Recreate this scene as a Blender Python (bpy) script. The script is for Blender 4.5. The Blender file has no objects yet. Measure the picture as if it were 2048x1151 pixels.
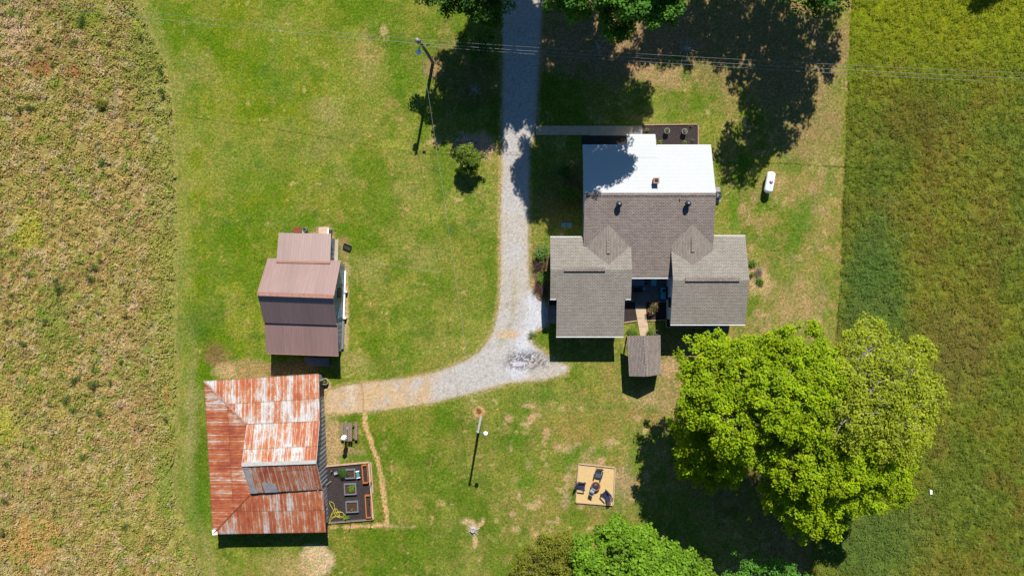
import bpy, bmesh, math, random
import numpy as np
from mathutils import Vector, Matrix

random.seed(7)
RNG = np.random.default_rng(11)
S = bpy.context.scene
C = S.collection

# ------------------------------------------------------------------ camera, sky, sun, exposure
CH = 70.0                       # drone height in metres
cd = bpy.data.cameras.new("camera"); cam = bpy.data.objects.new("camera", cd); C.objects.link(cam)
cam.location = (0, 0, CH); cam.rotation_euler = (0, 0, 0)
cd.sensor_width = 36.0; cd.lens = 36.0 * CH / 102.4; cd.clip_end = 3000; cd.clip_start = 0.5
S.camera = cam
SUN_DIR = Vector((0.174, 0.985, 1.036)).normalized()      # towards the sun
w = bpy.data.worlds.new("World"); S.world = w; w.use_nodes = True
nt = w.node_tree; bg = nt.nodes["Background"]
sky = nt.nodes.new("ShaderNodeTexSky"); sky.sky_type = 'NISHITA'; sky.sun_disc = False
sky.sun_elevation = math.radians(46); sky.sun_rotation = math.radians(10)
tint = nt.nodes.new("ShaderNodeMix"); tint.data_type = 'RGBA'; tint.blend_type = 'MULTIPLY'; tint.inputs[0].default_value = 1
tint.inputs[7].default_value = (0.40, 0.74, 1.05, 1)          # clear deep blue midday sky
nt.links.new(sky.outputs[0], tint.inputs[6]); nt.links.new(tint.outputs[2], bg.inputs[0]); bg.inputs[1].default_value = 0.05
sd = bpy.data.lights.new("sun", 'SUN'); sd.energy = 4.6; sd.angle = math.radians(0.5); sd.color = (1.0, 0.955, 0.88)
so = bpy.data.objects.new("sun", sd); C.objects.link(so)
so.rotation_euler = SUN_DIR.to_track_quat('Z', 'Y').to_euler()
S.view_settings.view_transform = 'Standard'; S.view_settings.look = 'None'
S.view_settings.exposure = 0.9; S.view_settings.gamma = 1.0; S.view_settings.use_curve_mapping = False
K = 2.15                        # sunlit level of a flat white surface in this light

# ------------------------------------------------------------------ helpers
def s2l(v):
    v = v / 255.0
    return v / 12.92 if v <= 0.04045 else ((v + 0.055) / 1.055) ** 2.4
def D(r, g, b):                 # surface colour from its sunlit picture colour
    return (min(s2l(r) / K, .9), min(s2l(g) / K, .9), min(s2l(b) / K, .9), 1)
def G(px, py, h=0.0):           # photo position of a point at height h -> world
    k = (1 - h / CH) / 20.0
    return Vector(((px - 1024) * k, (575.5 - py) * k, h))

class MB:
    def __init__(s): s.v = []; s.f = []; s.uv = []
    def add(s, vs, fs, uvs=None):
        o = len(s.v); s.v += [tuple(p) for p in vs]
        for i, f in enumerate(fs):
            s.f.append([o + k for k in f]); s.uv.append(uvs[i] if uvs else None)
    def box(s, c, d, rz=0.0, rx=0.0, ry=0.0):
        m = Matrix.Translation(Vector(c)) @ Matrix.Rotation(rz, 4, 'Z') @ Matrix.Rotation(rx, 4, 'X') @ Matrix.Rotation(ry, 4, 'Y')
        hx, hy, hz = d[0] / 2, d[1] / 2, d[2] / 2
        vs = [m @ Vector((x, y, z)) for x in (-hx, hx) for y in (-hy, hy) for z in (-hz, hz)]
        s.add(vs, [(0, 1, 3, 2), (4, 6, 7, 5), (0, 4, 5, 1), (2, 3, 7, 6), (0, 2, 6, 4), (1, 5, 7, 3)])
        return s
    def bar(s, a, b, wd, ht):    # beam from a to b (tops given at centre line)
        a = Vector(a); b = Vector(b); d = b - a; L = d.length
        rz = math.atan2(d.y, d.x); ry = -math.asin(max(-1, min(1, d.z / L)))
        return s.box((a + b) / 2, (L, wd, ht), rz, 0, ry)
    def prism(s, pts, z0, z1):
        n = len(pts); vs = [(p[0], p[1], z0) for p in pts] + [(p[0], p[1], z1) for p in pts]
        s.add(vs, [tuple(range(n))[::-1], tuple(range(n, 2 * n))] + [(i, (i + 1) % n, n + (i + 1) % n, n + i) for i in range(n)])
        return s
    def slab(s, P, t=0.12):      # roof slab; P[0]->P[1] runs along the eave, 3-d top points
        P = [Vector(p) for p in P]; n = len(P)
        u = (P[1] - P[0]).normalized(); nn = (P[1] - P[0]).cross(P[2] - P[0]).normalized(); v = nn.cross(u)
        uv = [((p - P[0]).dot(u), (p - P[0]).dot(v)) for p in P]
        low = [p - Vector((0, 0, t)) for p in P]
        fs = [tuple(range(n)), tuple(range(2 * n - 1, n - 1, -1))] + [(i, (i + 1) % n, n + (i + 1) % n, n + i) for i in range(n)]
        uvs = [uv, uv[::-1]] + [[uv[i], uv[(i + 1) % n], uv[(i + 1) % n], uv[i]] for i in range(n)]
        s.add(P + low, fs, uvs); return s
    def cyl(s, c, r0, r1, h, n=16, caps=True):
        c = Vector(c); vs = []
        for z, r in ((0, r0), (h, r1)):
            vs += [(c.x + r * math.cos(2 * math.pi * i / n), c.y + r * math.sin(2 * math.pi * i / n), c.z + z) for i in range(n)]
        fs = [(i, (i + 1) % n, n + (i + 1) % n, n + i) for i in range(n)]
        if caps: fs += [tuple(range(n))[::-1], tuple(range(n, 2 * n))]
        s.add(vs, fs); return s
    def lathe(s, c, prof, n=20):
        c = Vector(c); vs = []; m = len(prof)
        for r, z in prof:
            vs += [(c.x + r * math.cos(2 * math.pi * i / n), c.y + r * math.sin(2 * math.pi * i / n), c.z + z) for i in range(n)]
        fs = [(j * n + i, j * n + (i + 1) % n, (j + 1) * n + (i + 1) % n, (j + 1) * n + i) for j in range(m - 1) for i in range(n)]
        fs += [tuple(range(n))[::-1], tuple(range((m - 1) * n, m * n))]
        s.add(vs, fs); return s
    def tube(s, pts, rads, n=6):
        pts = [Vector(p) for p in pts]
        if not hasattr(rads, '__len__'): rads = [rads] * len(pts)
        vs = []
        for i, p in enumerate(pts):
            d = (pts[min(i + 1, len(pts) - 1)] - pts[max(i - 1, 0)]).normalized()
            a = Vector((0, 0, 1)) if abs(d.z) < .8 else Vector((1, 0, 0))
            e1 = d.cross(a).normalized(); e2 = d.cross(e1)
            for k in range(n):
                t = 2 * math.pi * k / n; vs.append(p + (e1 * math.cos(t) + e2 * math.sin(t)) * rads[i])
        m = len(pts)
        fs = [(j * n + i, j * n + (i + 1) % n, (j + 1) * n + (i + 1) % n, (j + 1) * n + i) for j in range(m - 1) for i in range(n)]
        fs += [tuple(range(n))[::-1], tuple(range((m - 1) * n, m * n))]
        s.add(vs, fs); return s
    def ell(s, c, r, n=16, m=8):
        prof = [(max(1e-3, math.sin(math.pi * (j + .02) / (m + .04))), -math.cos(math.pi * j / m)) for j in range(m + 1)]
        c = Vector(c); vs = []
        for a, z in prof:
            vs += [(c.x + r[0] * a * math.cos(2 * math.pi * i / n), c.y + r[1] * a * math.sin(2 * math.pi * i / n), c.z + r[2] * z) for i in range(n)]
        fs = [(j * n + i, j * n + (i + 1) % n, (j + 1) * n + (i + 1) % n, (j + 1) * n + i) for j in range(m) for i in range(n)]
        s.add(vs, fs); return s
    def build(s, name, mat, parent=None, label=None, smooth=False, off=(0, 0, 0)):
        me = bpy.data.meshes.new(name)
        o_ = Vector(off)
        me.from_pydata([tuple(Vector(p) - o_) for p in s.v], [], s.f)
        if any(u is not None for u in s.uv):
            ul = me.uv_layers.new(name="UVMap")
            for p, u in zip(me.polygons, s.uv):
                if u is None: continue
                for k, li in enumerate(p.loop_indices): ul.data[li].uv = u[k]
        bm = bmesh.new(); bm.from_mesh(me); bmesh.ops.recalc_face_normals(bm, faces=bm.faces[:]); bm.to_mesh(me); bm.free()
        if smooth:
            me.polygons.foreach_set("use_smooth", [True] * len(me.polygons))
        me.materials.append(mat)
        o = bpy.data.objects.new(name, me); C.objects.link(o)
        if parent: o.parent = parent
        if label: o['label'] = label
        return o

def tag(o, label, cat=None, group=None, kind=None):
    if label: o['label'] = label
    if cat: o['category'] = cat
    if group: o['group'] = group
    if kind: o['kind'] = kind
    return o
def thing(name, label, cat, loc=(0, 0, 0), rz=0.0, group=None):
    o = bpy.data.objects.new(name, None); C.objects.link(o); o.empty_display_size = .3
    o.location = loc; o.rotation_euler = (0, 0, rz)
    return tag(o, label, cat, group)
def single(mb, name, mat, label, cat, loc, rz=0.0, group=None, smooth=False):   # a thing that is one mesh, modelled round its own base
    o = mb.build(name, mat, None, None, smooth); o.location = loc; o.rotation_euler = (0, 0, rz)
    return tag(o, label, cat, group)
def copy_tree(o, loc=None, rz=None, label=None, scale=None):
    c = o.copy(); C.objects.link(c)
    if loc is not None: c.location = loc
    if rz is not None: c.rotation_euler = (0, 0, rz)
    if label: c['label'] = label
    if scale: c.scale = (scale,) * 3
    for ch in list(o.children):
        d = ch.copy(); C.objects.link(d); d.parent = c
        for g in list(ch.children):
            e = g.copy(); C.objects.link(e); e.parent = d
    return c

# ------------------------------------------------------------------ materials
def newmat(name):
    m = bpy.data.materials.new(name); m.use_nodes = True
    return m, m.node_tree.nodes, m.node_tree.links, m.node_tree.nodes["Principled BSDF"]
def math_(N, L, op, a, b=None):
    n = N.new("ShaderNodeMath"); n.operation = op
    for i, x in enumerate((a, b)):
        if x is None: continue
        if isinstance(x, (int, float)): n.inputs[i].default_value = x
        else: L.new(x, n.inputs[i])
    return n.outputs[0]
def mixc(N, L, f, a, b, mode='MIX'):
    n = N.new("ShaderNodeMix"); n.data_type = 'RGBA'; n.blend_type = mode
    for s_, x in ((n.inputs['Factor'], f), (n.inputs[6], a), (n.inputs[7], b)):
        if isinstance(x, (int, float, tuple)): s_.default_value = x
        else: L.new(x, s_)
    return n.outputs[2]
def noise(N, L, vec, scale, detail=3, rough=.6):
    n = N.new("ShaderNodeTexNoise"); n.inputs['Scale'].default_value = scale; n.inputs['Detail'].default_value = detail
    n.inputs['Roughness'].default_value = rough
    if vec is not None: L.new(vec, n.inputs['Vector'])
    return n.outputs[0]
def ramp(N, L, x, pts):
    n = N.new("ShaderNodeValToRGB"); e = n.color_ramp.elements
    e[0].position, e[0].color = pts[0]; e[1].position, e[1].color = pts[-1]
    for p in pts[1:-1]:
        q = e.new(p[0]); q.color = p[1]
    L.new(x, n.inputs[0]); return n.outputs[0]
def bump(N, L, h, P, strength=.3, dist=.02):
    b = N.new("ShaderNodeBump"); b.inputs['Strength'].default_value = strength; b.inputs['Distance'].default_value = dist
    L.new(h, b.inputs['Height']); L.new(b.outputs[0], P.inputs['Normal'])
def gray(v): return (v, v, v, 1)

def plain(name, col, rough=.7, var=.18, scale=4.0, metal=0.0, bumpd=.01, spec=.3):
    m, N, L, P = newmat(name); tc = N.new("ShaderNodeTexCoord").outputs['Object']
    n1 = noise(N, L, tc, scale, 5); f = ramp(N, L, n1, [(.3, gray(1 - var)), (.7, gray(1 + var))])
    L.new(mixc(N, L, 1.0, col, f, 'MULTIPLY'), P.inputs['Base Color'])
    P.inputs['Roughness'].default_value = rough; P.inputs['Metallic'].default_value = metal
    P.inputs['Specular IOR Level'].default_value = spec
    if bumpd: bump(N, L, noise(N, L, tc, scale * 5, 3), P, .4, bumpd)
    return m
def shingle(name, c1, c2, cm, stain):
    m, N, L, P = newmat(name); uv = N.new("ShaderNodeTexCoord").outputs['UV']
    b = N.new("ShaderNodeTexBrick"); L.new(uv, b.inputs['Vector']); b.offset = .5; b.squash = 1
    b.inputs['Color1'].default_value = c1; b.inputs['Color2'].default_value = c2; b.inputs['Mortar'].default_value = cm
    b.inputs['Scale'].default_value = 1; b.inputs['Mortar Size'].default_value = .022; b.inputs['Mortar Smooth'].default_value = .6
    b.inputs['Brick Width'].default_value = .33; b.inputs['Row Height'].default_value = .145; b.inputs['Bias'].default_value = 0
    n1 = noise(N, L, uv, .5, 5); n2 = noise(N, L, uv, 25, 2)
    c = mixc(N, L, ramp(N, L, n1, [(.35, gray(0)), (.7, gray(1))]), b.outputs[0], stain, 'MULTIPLY')
    c = mixc(N, L, .6, c, ramp(N, L, n2, [(.25, gray(.65)), (.75, gray(1.25))]), 'MULTIPLY')
    L.new(c, P.inputs['Base Color']); P.inputs['Roughness'].default_value = .95; P.inputs['Specular IOR Level'].default_value = .15
    inv = math_(N, L, 'SUBTRACT', 1.0, b.outputs[1])
    bump(N, L, inv, P, .6, .02); return m
def metalroof(name, col):
    m, N, L, P = newmat(name); uv = N.new("ShaderNodeTexCoord").outputs['UV']
    sx = N.new("ShaderNodeSeparateXYZ"); L.new(uv, sx.inputs[0])
    pan = math_(N, L, 'FLOOR', math_(N, L, 'DIVIDE', sx.outputs[0], .92))
    wn = N.new("ShaderNodeTexWhiteNoise"); wn.noise_dimensions = '1D'; L.new(pan, wn.inputs['W'])
    f = ramp(N, L, wn.outputs[0], [(0, gray(.93)), (1, gray(1.06))])
    mp = N.new("ShaderNodeMapping"); mp.inputs['Scale'].default_value = (3, .25, 1); L.new(uv, mp.inputs[0])
    st = ramp(N, L, noise(N, L, mp.outputs[0], 1.5, 5), [(.3, gray(.86)), (.7, gray(1.08))])
    L.new(mixc(N, L, 1.0, mixc(N, L, 1.0, col, f, 'MULTIPLY'), st, 'MULTIPLY'), P.inputs['Base Color'])
    P.inputs['Roughness'].default_value = .42; P.inputs['Metallic'].default_value = .0; P.inputs['Specular IOR Level'].default_value = .6
    bump(N, L, noise(N, L, uv, 2, 2), P, .15, .02); return m
def rustroof(name, amount, seed):
    m, N, L, P = newmat(name); uv = N.new("ShaderNodeTexCoord").outputs['UV']
    sx = N.new("ShaderNodeSeparateXYZ"); L.new(uv, sx.inputs[0]); U, V = sx.outputs[0], sx.outputs[1]
    pu = math_(N, L, 'DIVIDE', U, .62); pv = math_(N, L, 'DIVIDE', V, 2.35)
    cb = N.new("ShaderNodeCombineXYZ"); L.new(math_(N, L, 'FLOOR', pu), cb.inputs[0]); L.new(math_(N, L, 'FLOOR', pv), cb.inputs[1]); cb.inputs[2].default_value = seed
    wn = N.new("ShaderNodeTexWhiteNoise"); wn.noise_dimensions = '3D'; L.new(cb.outputs[0], wn.inputs['Vector'])
    mp = N.new("ShaderNodeMapping"); mp.inputs['Scale'].default_value = (1.0, .22, 1); mp.inputs['Location'].default_value = (seed, seed * 2, 0); L.new(uv, mp.inputs[0])
    s1 = noise(N, L, mp.outputs[0], 5.0, 6, .7)
    mp2 = N.new("ShaderNodeMapping"); mp2.inputs['Location'].default_value = (seed * 3, 1, 0); L.new(uv, mp2.inputs[0])
    s2 = noise(N, L, mp2.outputs[0], .45, 4, .6); s3 = noise(N, L, mp2.outputs[0], 7, 4, .7)
    val = math_(N, L, 'ADD', math_(N, L, 'ADD', math_(N, L, 'MULTIPLY', s1, 1.1), math_(N, L, 'MULTIPLY', s2, .9)),
                math_(N, L, 'ADD', math_(N, L, 'MULTIPLY', wn.outputs[0], .34), math_(N, L, 'MULTIPLY', s3, .5)))
    val = math_(N, L, 'ADD', val, amount - 1.42)
    # seams: pale strips where sheets lap
    fu = math_(N, L, 'FRACT', pu); seam = math_(N, L, 'LESS_THAN', math_(N, L, 'ABSOLUTE', math_(N, L, 'SUBTRACT', fu, .5)), .055)
    fv = math_(N, L, 'FRACT', pv); seamv = math_(N, L, 'LESS_THAN', fv, .03)
    val = math_(N, L, 'SUBTRACT', val, math_(N, L, 'MULTIPLY', seam, .2))
    c = ramp(N, L, val, [(.16, D(240, 232, 226)), (.27, D(204, 196, 194)), (.34, D(222, 168, 134)), (.46, D(214, 126, 76)), (.70, D(188, 94, 64)), (1.0, D(150, 72, 54))])
    c = mixc(N, L, math_(N, L, 'MULTIPLY', seamv, .5), c, D(95, 70, 62))
    L.new(c, P.inputs['Base Color']); P.inputs['Roughness'].default_value = .75; P.inputs['Specular IOR Level'].default_value = .3
    wv = math_(N, L, 'SINE', math_(N, L, 'MULTIPLY', U, 2 * math.pi / .155))
    bump(N, L, wv, P, .5, .012); return m
def boards(name, col, axis, pitch, rough=.85, var=.25, dark=.35):
    m, N, L, P = newmat(name); tc = N.new("ShaderNodeTexCoord").outputs['Object']
    sx = N.new("ShaderNodeSeparateXYZ"); L.new(tc, sx.inputs[0]); a = math_(N, L, 'DIVIDE', sx.outputs[axis], pitch)
    wn = N.new("ShaderNodeTexWhiteNoise"); wn.noise_dimensions = '1D'; L.new(math_(N, L, 'FLOOR', a), wn.inputs['W'])
    f = ramp(N, L, wn.outputs[0], [(0, gray(1 - var)), (1, gray(1 + var * .6))])
    gap = math_(N, L, 'GREATER_THAN', math_(N, L, 'FRACT', a), .86)
    c = mixc(N, L, 1.0, col, f, 'MULTIPLY')
    c = mixc(N, L, 1.0, c, ramp(N, L, noise(N, L, tc, 3, 5), [(.3, gray(.75)), (.7, gray(1.15))]), 'MULTIPLY')
    c = mixc(N, L, gap, c, tuple(x * dark for x in col[:3]) + (1,))
    L.new(c, P.inputs['Base Color']); P.inputs['Roughness'].default_value = rough
    bump(N, L, math_(N, L, 'SUBTRACT', 1.0, gap), P, .5, .015); return m
def ground_mat(name, sc1, sc2, v1, v2, bd, vor=0.0, warm=0.0):
    m, N, L, P = newmat(name); tc = N.new("ShaderNodeTexCoord").outputs['Object']
    at = N.new("ShaderNodeAttribute"); at.attribute_name = "Col"
    n1 = noise(N, L, tc, sc1, 5, .75); n2 = noise(N, L, tc, sc2, 4, .7)
    c = mixc(N, L, 1.0, at.outputs[0], ramp(N, L, n1, [(.28, gray(1 - v1)), (.72, gray(1 + v1))]), 'MULTIPLY')
    c = mixc(N, L, 1.0, c, ramp(N, L, n2, [(.3, (1 - v2, 1 - v2 * .8, 1 - v2, 1)), (.7, (1 + v2 * 1.2, 1 + v2, 1 + v2 * .9, 1))]), 'MULTIPLY')
    h = n1
    if vor:
        vo = N.new("ShaderNodeTexVoronoi"); vo.inputs['Scale'].default_value = vor; L.new(tc, vo.inputs['Vector'])
        bw = N.new("ShaderNodeRGBToBW"); L.new(vo.outputs['Color'], bw.inputs[0])
        c = mixc(N, L, 1.0, c, ramp(N, L, bw.outputs[0], [(.12, gray(.72)), (.4, gray(1)), (.85, gray(1.18))]), 'MULTIPLY')
        h = bw.outputs[0]
    L.new(c, P.inputs['Base Color']); P.inputs['Roughness'].default_value = 1.0; P.inputs['Specular IOR Level'].default_value = .05
    bump(N, L, h, P, 1.0, bd); return m
def leafmat(name, trans=.3, attr="Col"):
    m, N, L, P = newmat(name); at = N.new("ShaderNodeAttribute"); at.attribute_name = attr
    L.new(at.outputs[0], P.inputs['Base Color']); P.inputs['Roughness'].default_value = .6; P.inputs['Specular IOR Level'].default_value = .12
    tr = N.new("ShaderNodeBsdfTranslucent"); L.new(mixc(N, L, 1.0, at.outputs[0], (1.25, 1.2, .4, 1), 'MULTIPLY'), tr.inputs[0])
    mx = N.new("ShaderNodeMixShader"); mx.inputs[0].default_value = trans
    L.new(P.outputs[0], mx.inputs[1]); L.new(tr.outputs[0], mx.inputs[2])
    L.new(mx.outputs[0], N["Material Output"].inputs[0]); return m

M = {}
M['lawn'] = ground_mat('lawn', 5, 13, .55, .5, .07)
M['meadow'] = ground_mat('meadow', 3.5, 10, .3, .3, .06)
M['gravel'] = ground_mat('gravel', 3, 12, .10, .10, .02, vor=22)
M['farground'] = plain('farground', D(112, 116, 52), 1, .4, .3)
M['leaf'] = leafmat('leaf', .48)
M['grassleaf'] = leafmat('grassleaf', .2)
M['bark'] = plain('bark', (.16, .13, .10, 1), .95, .4, 6)
M['greybark'] = plain('greybark', (.30, .27, .24, 1), .95, .4, 6)
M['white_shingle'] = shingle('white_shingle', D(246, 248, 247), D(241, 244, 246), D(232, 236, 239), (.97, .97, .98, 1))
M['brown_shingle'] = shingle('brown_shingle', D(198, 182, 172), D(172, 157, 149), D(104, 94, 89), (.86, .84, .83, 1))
M['grey_shingle'] = shingle('grey_shingle', D(206, 197, 184), D(184, 175, 163), D(122, 118, 112), (.88, .86, .84, 1))
M['cross_shingle'] = shingle('cross_shingle', D(194, 182, 171), D(172, 161, 151), D(124, 114, 107), (.90, .88, .87, 1))
M['brown_metal'] = metalroof('brown_metal', D(178, 145, 136))
M['rustN'] = rustroof('rustN', .39, 1.0); M['rustW'] = rustroof('rustW', .52, 5.0); M['rustS'] = rustroof('rustS', .49, 9.0)
M['rustT'] = rustroof('rustT', .40, 13.0); M['rustB'] = rustroof('rustB', .47, 17.0)
M['hiptin'] = plain('hiptin', D(200, 165, 145), .6, .4, 3)
M['tinpatch'] = plain('tinpatch', D(190, 186, 186), .5, .3, 1.5)
M['zinc'] = plain('zinc', D(228, 223, 218), .5, .2, 5)
M['siding'] = boards('siding', (.72, .74, .77, 1), 2, .13, .6, .04, .7)
M['trim'] = plain('trim', (.78, .78, .76, 1), .5, .05, 3)
M['gutter'] = plain('gutter', (.52, .53, .52, 1), .45, .08, 3)
M['barnboard'] = boards('barnboard', (.36, .38, .40, 1), 1, .3, .9, .25, .25)
M['shedboard'] = boards('shedboard', (.30, .33, .36, 1), 1, .22, .9, .35, .3)
M['plank'] = plain('plank', D(160, 138, 122), .85, .25, 7)
M['paleplank'] = plain('paleplank', D(225, 205, 180), .8, .12, 6)
M['timber'] = plain('timber', D(228, 192, 162), .85, .22, 7)
M['orangewood'] = plain('orangewood', D(215, 130, 60), .7, .15, 5)
M['concrete'] = plain('concrete', D(236, 206, 172), .9, .14, 2.5)
M['greyconcrete'] = plain('greyconcrete', D(150, 148, 145), .9, .18, 2.0)
M['mulch'] = plain('mulch', D(80, 71, 71), 1, .5, 12, bumpd=.05, spec=.05)
M['blackmulch'] = plain('blackmulch', D(76, 68, 66), 1, .5, 12, bumpd=.05, spec=.05)
M['soil'] = plain('soil', D(98, 74, 58), 1, .4, 10, bumpd=.04, spec=.05)
M['sand'] = plain('sand', D(248, 212, 150), 1, .14, 9, bumpd=.03, spec=.05)
M['brick'] = plain('brick', D(150, 104, 88), .85, .3, 9)
M['pinkbrick'] = plain('pinkbrick', D(205, 158, 138), .85, .25, 9)
M['navy'] = plain('navy', (.020, .025, .055, 1), .45, .15, 4, spec=.5)
M['darkmetal'] = plain('darkmetal', (.035, .038, .045, 1), .45, .2, 6, metal=.3)
M['black'] = plain('black', (.018, .018, .02, 1), .7, .2, 6)
M['rust'] = plain('rust', D(165, 92, 58), .85, .35, 7)
M['galv'] = plain('galv', D(175, 180, 186), .4, .15, 5, metal=.4)
M['tankwhite'] = plain('tankwhite', (.80, .80, .81, 1), .3, .04, 2, spec=.5)
M['pinklid'] = plain('pinklid', D(215, 175, 195), .4, .06, 3)
M['white'] = plain('white', (.82, .82, .82, 1), .5, .05, 4)
M['teal'] = plain('teal', (.05, .42, .52, 1), .7, .12, 5)
M['tealgreen'] = plain('tealgreen', (.07, .17, .16, 1), .6, .12, 5)
M['slateblue'] = plain('slateblue', (.17, .26, .36, 1), .8, .12, 5)
M['darkgreenbox'] = plain('darkgreenbox', (.07, .13, .15, 1), .5, .1, 3)
M['deck'] = boards('deck', D(158, 146, 138), 0, .14, .85, .15, .3)
M['rampdeck'] = boards('rampdeck', D(238, 218, 188), 1, .42, .8, .06, .35)
M['polewood'] = plain('polewood', (.20, .16, .13, 1), .95, .3, 5)
M['palepole'] = plain('palepole', (.30, .27, .24, 1), .95, .25, 5)
M['wire'] = plain('wire', (.26, .26, .26, 1), .8, .05, 3, bumpd=0)
M['hose'] = plain('hose', D(228, 212, 70), .45, .06, 4, bumpd=0)
M['stone'] = plain('stone', D(190, 186, 188), .85, .15, 6)
M['slab'] = plain('slab', D(150, 140, 140), .85, .2, 3)
M['glasslamp'] = plain('glasslamp', (.75, .76, .76, 1), .6, .05, 3, spec=.6, bumpd=0)
M['copper'] = plain('copper', D(205, 152, 132), .5, .2, 4)

# ------------------------------------------------------------------ numpy noise
def vn(x, y, seed):
    xi = np.floor(x).astype(np.int64); yi = np.floor(y).astype(np.int64); fx = x - xi; fy = y - yi
    fx = fx * fx * (3 - 2 * fx); fy = fy * fy * (3 - 2 * fy)
    def h(a, b):
        v = (a * 374761393 + b * 668265263 + seed * 974634777) & 0xffffffff
        v = ((v ^ (v >> 13)) * 1274126177) & 0xffffffff
        return ((v ^ (v >> 16)) & 0xffff) / 65535.0
    return (h(xi, yi) * (1 - fx) + h(xi + 1, yi) * fx) * (1 - fy) + (h(xi, yi + 1) * (1 - fx) + h(xi + 1, yi + 1) * fx) * fy
def fbm(x, y, seed, octv=5, gain=.55):
    a = 1.0; t = 0; s_ = 0
    for i in range(octv):
        t = t + a * vn(x * 2 ** i, y * 2 ** i, seed + i * 17); s_ += a; a *= gain
    return t / s_
def sst(a, b, x):
    t = np.clip((x - a) / (b - a), 0, 1); return t * t * (3 - 2 * t)
def inpoly(X, Y, poly):
    ins = np.zeros(X.shape, bool); n = len(poly)
    for i in range(n):
        x1, y1 = poly[i]; x2, y2 = poly[(i + 1) % n]
        if y1 == y2: continue
        c = (Y > min(y1, y2)) & (Y <= max(y1, y2))
        xi = x1 + (Y - y1) / (y2 - y1) * (x2 - x1)
        ins ^= c & (X < xi)
    return ins
def segdist(X, Y, pts):
    d = np.full(X.shape, 1e9)
    for (x1, y1), (x2, y2) in zip(pts[:-1], pts[1:]):
        L2 = (x2 - x1) ** 2 + (y2 - y1) ** 2
        t = np.clip(((X - x1) * (x2 - x1) + (Y - y1) * (y2 - y1)) / L2, 0, 1)
        d = np.minimum(d, np.hypot(X - x1 - t * (x2 - x1), Y - y1 - t * (y2 - y1)))
    return d

# boundaries, traced in photo pixels (20 px = 1 m on the ground)
MEADOW = [(262, -60), (268, 0), (298, 60), (322, 120), (341, 200), (347, 300), (348, 450), (347, 650), (352, 760), (350, 870), (346, 950), (352, 1010), (372, 1065), (392, 1120), (405, 1200)]
PASTURE = [(1706, -60), (1702, 0), (1697, 100), (1693, 180), (1690, 300), (1684, 420), (1680, 560), (1672, 660), (1660, 800), (1642, 900), (1635, 1000), (1625, 1080), (1617, 1150), (1612, 1200)]
DRIVE = [(1005, -400), (1005, 100), (1003, 260), (1003, 330), (1000, 420), (1000, 560), (996, 620), (984, 665), (962, 700), (930, 720), (870, 744), (800, 757), (730, 764), (690, 770), (652, 782),
         (652, 825), (700, 826), (760, 820), (860, 806), (950, 785), (1020, 766), (1090, 759), (1132, 748), (1142, 733), (1100, 716), (1085, 700), (1067, 688), (1062, 672), (1075, 661), (1098, 647),
         (1112, 640), (1112, 612), (1098, 612), (1075, 593), (1060, 570), (1057, 480), (1060, 300), (1072, 255), (1078, 150), (1086, 0), (1086, -400)]
def bx_(pts, Y): return np.interp(Y, [p[1] for p in pts], [p[0] for p in pts])

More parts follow.
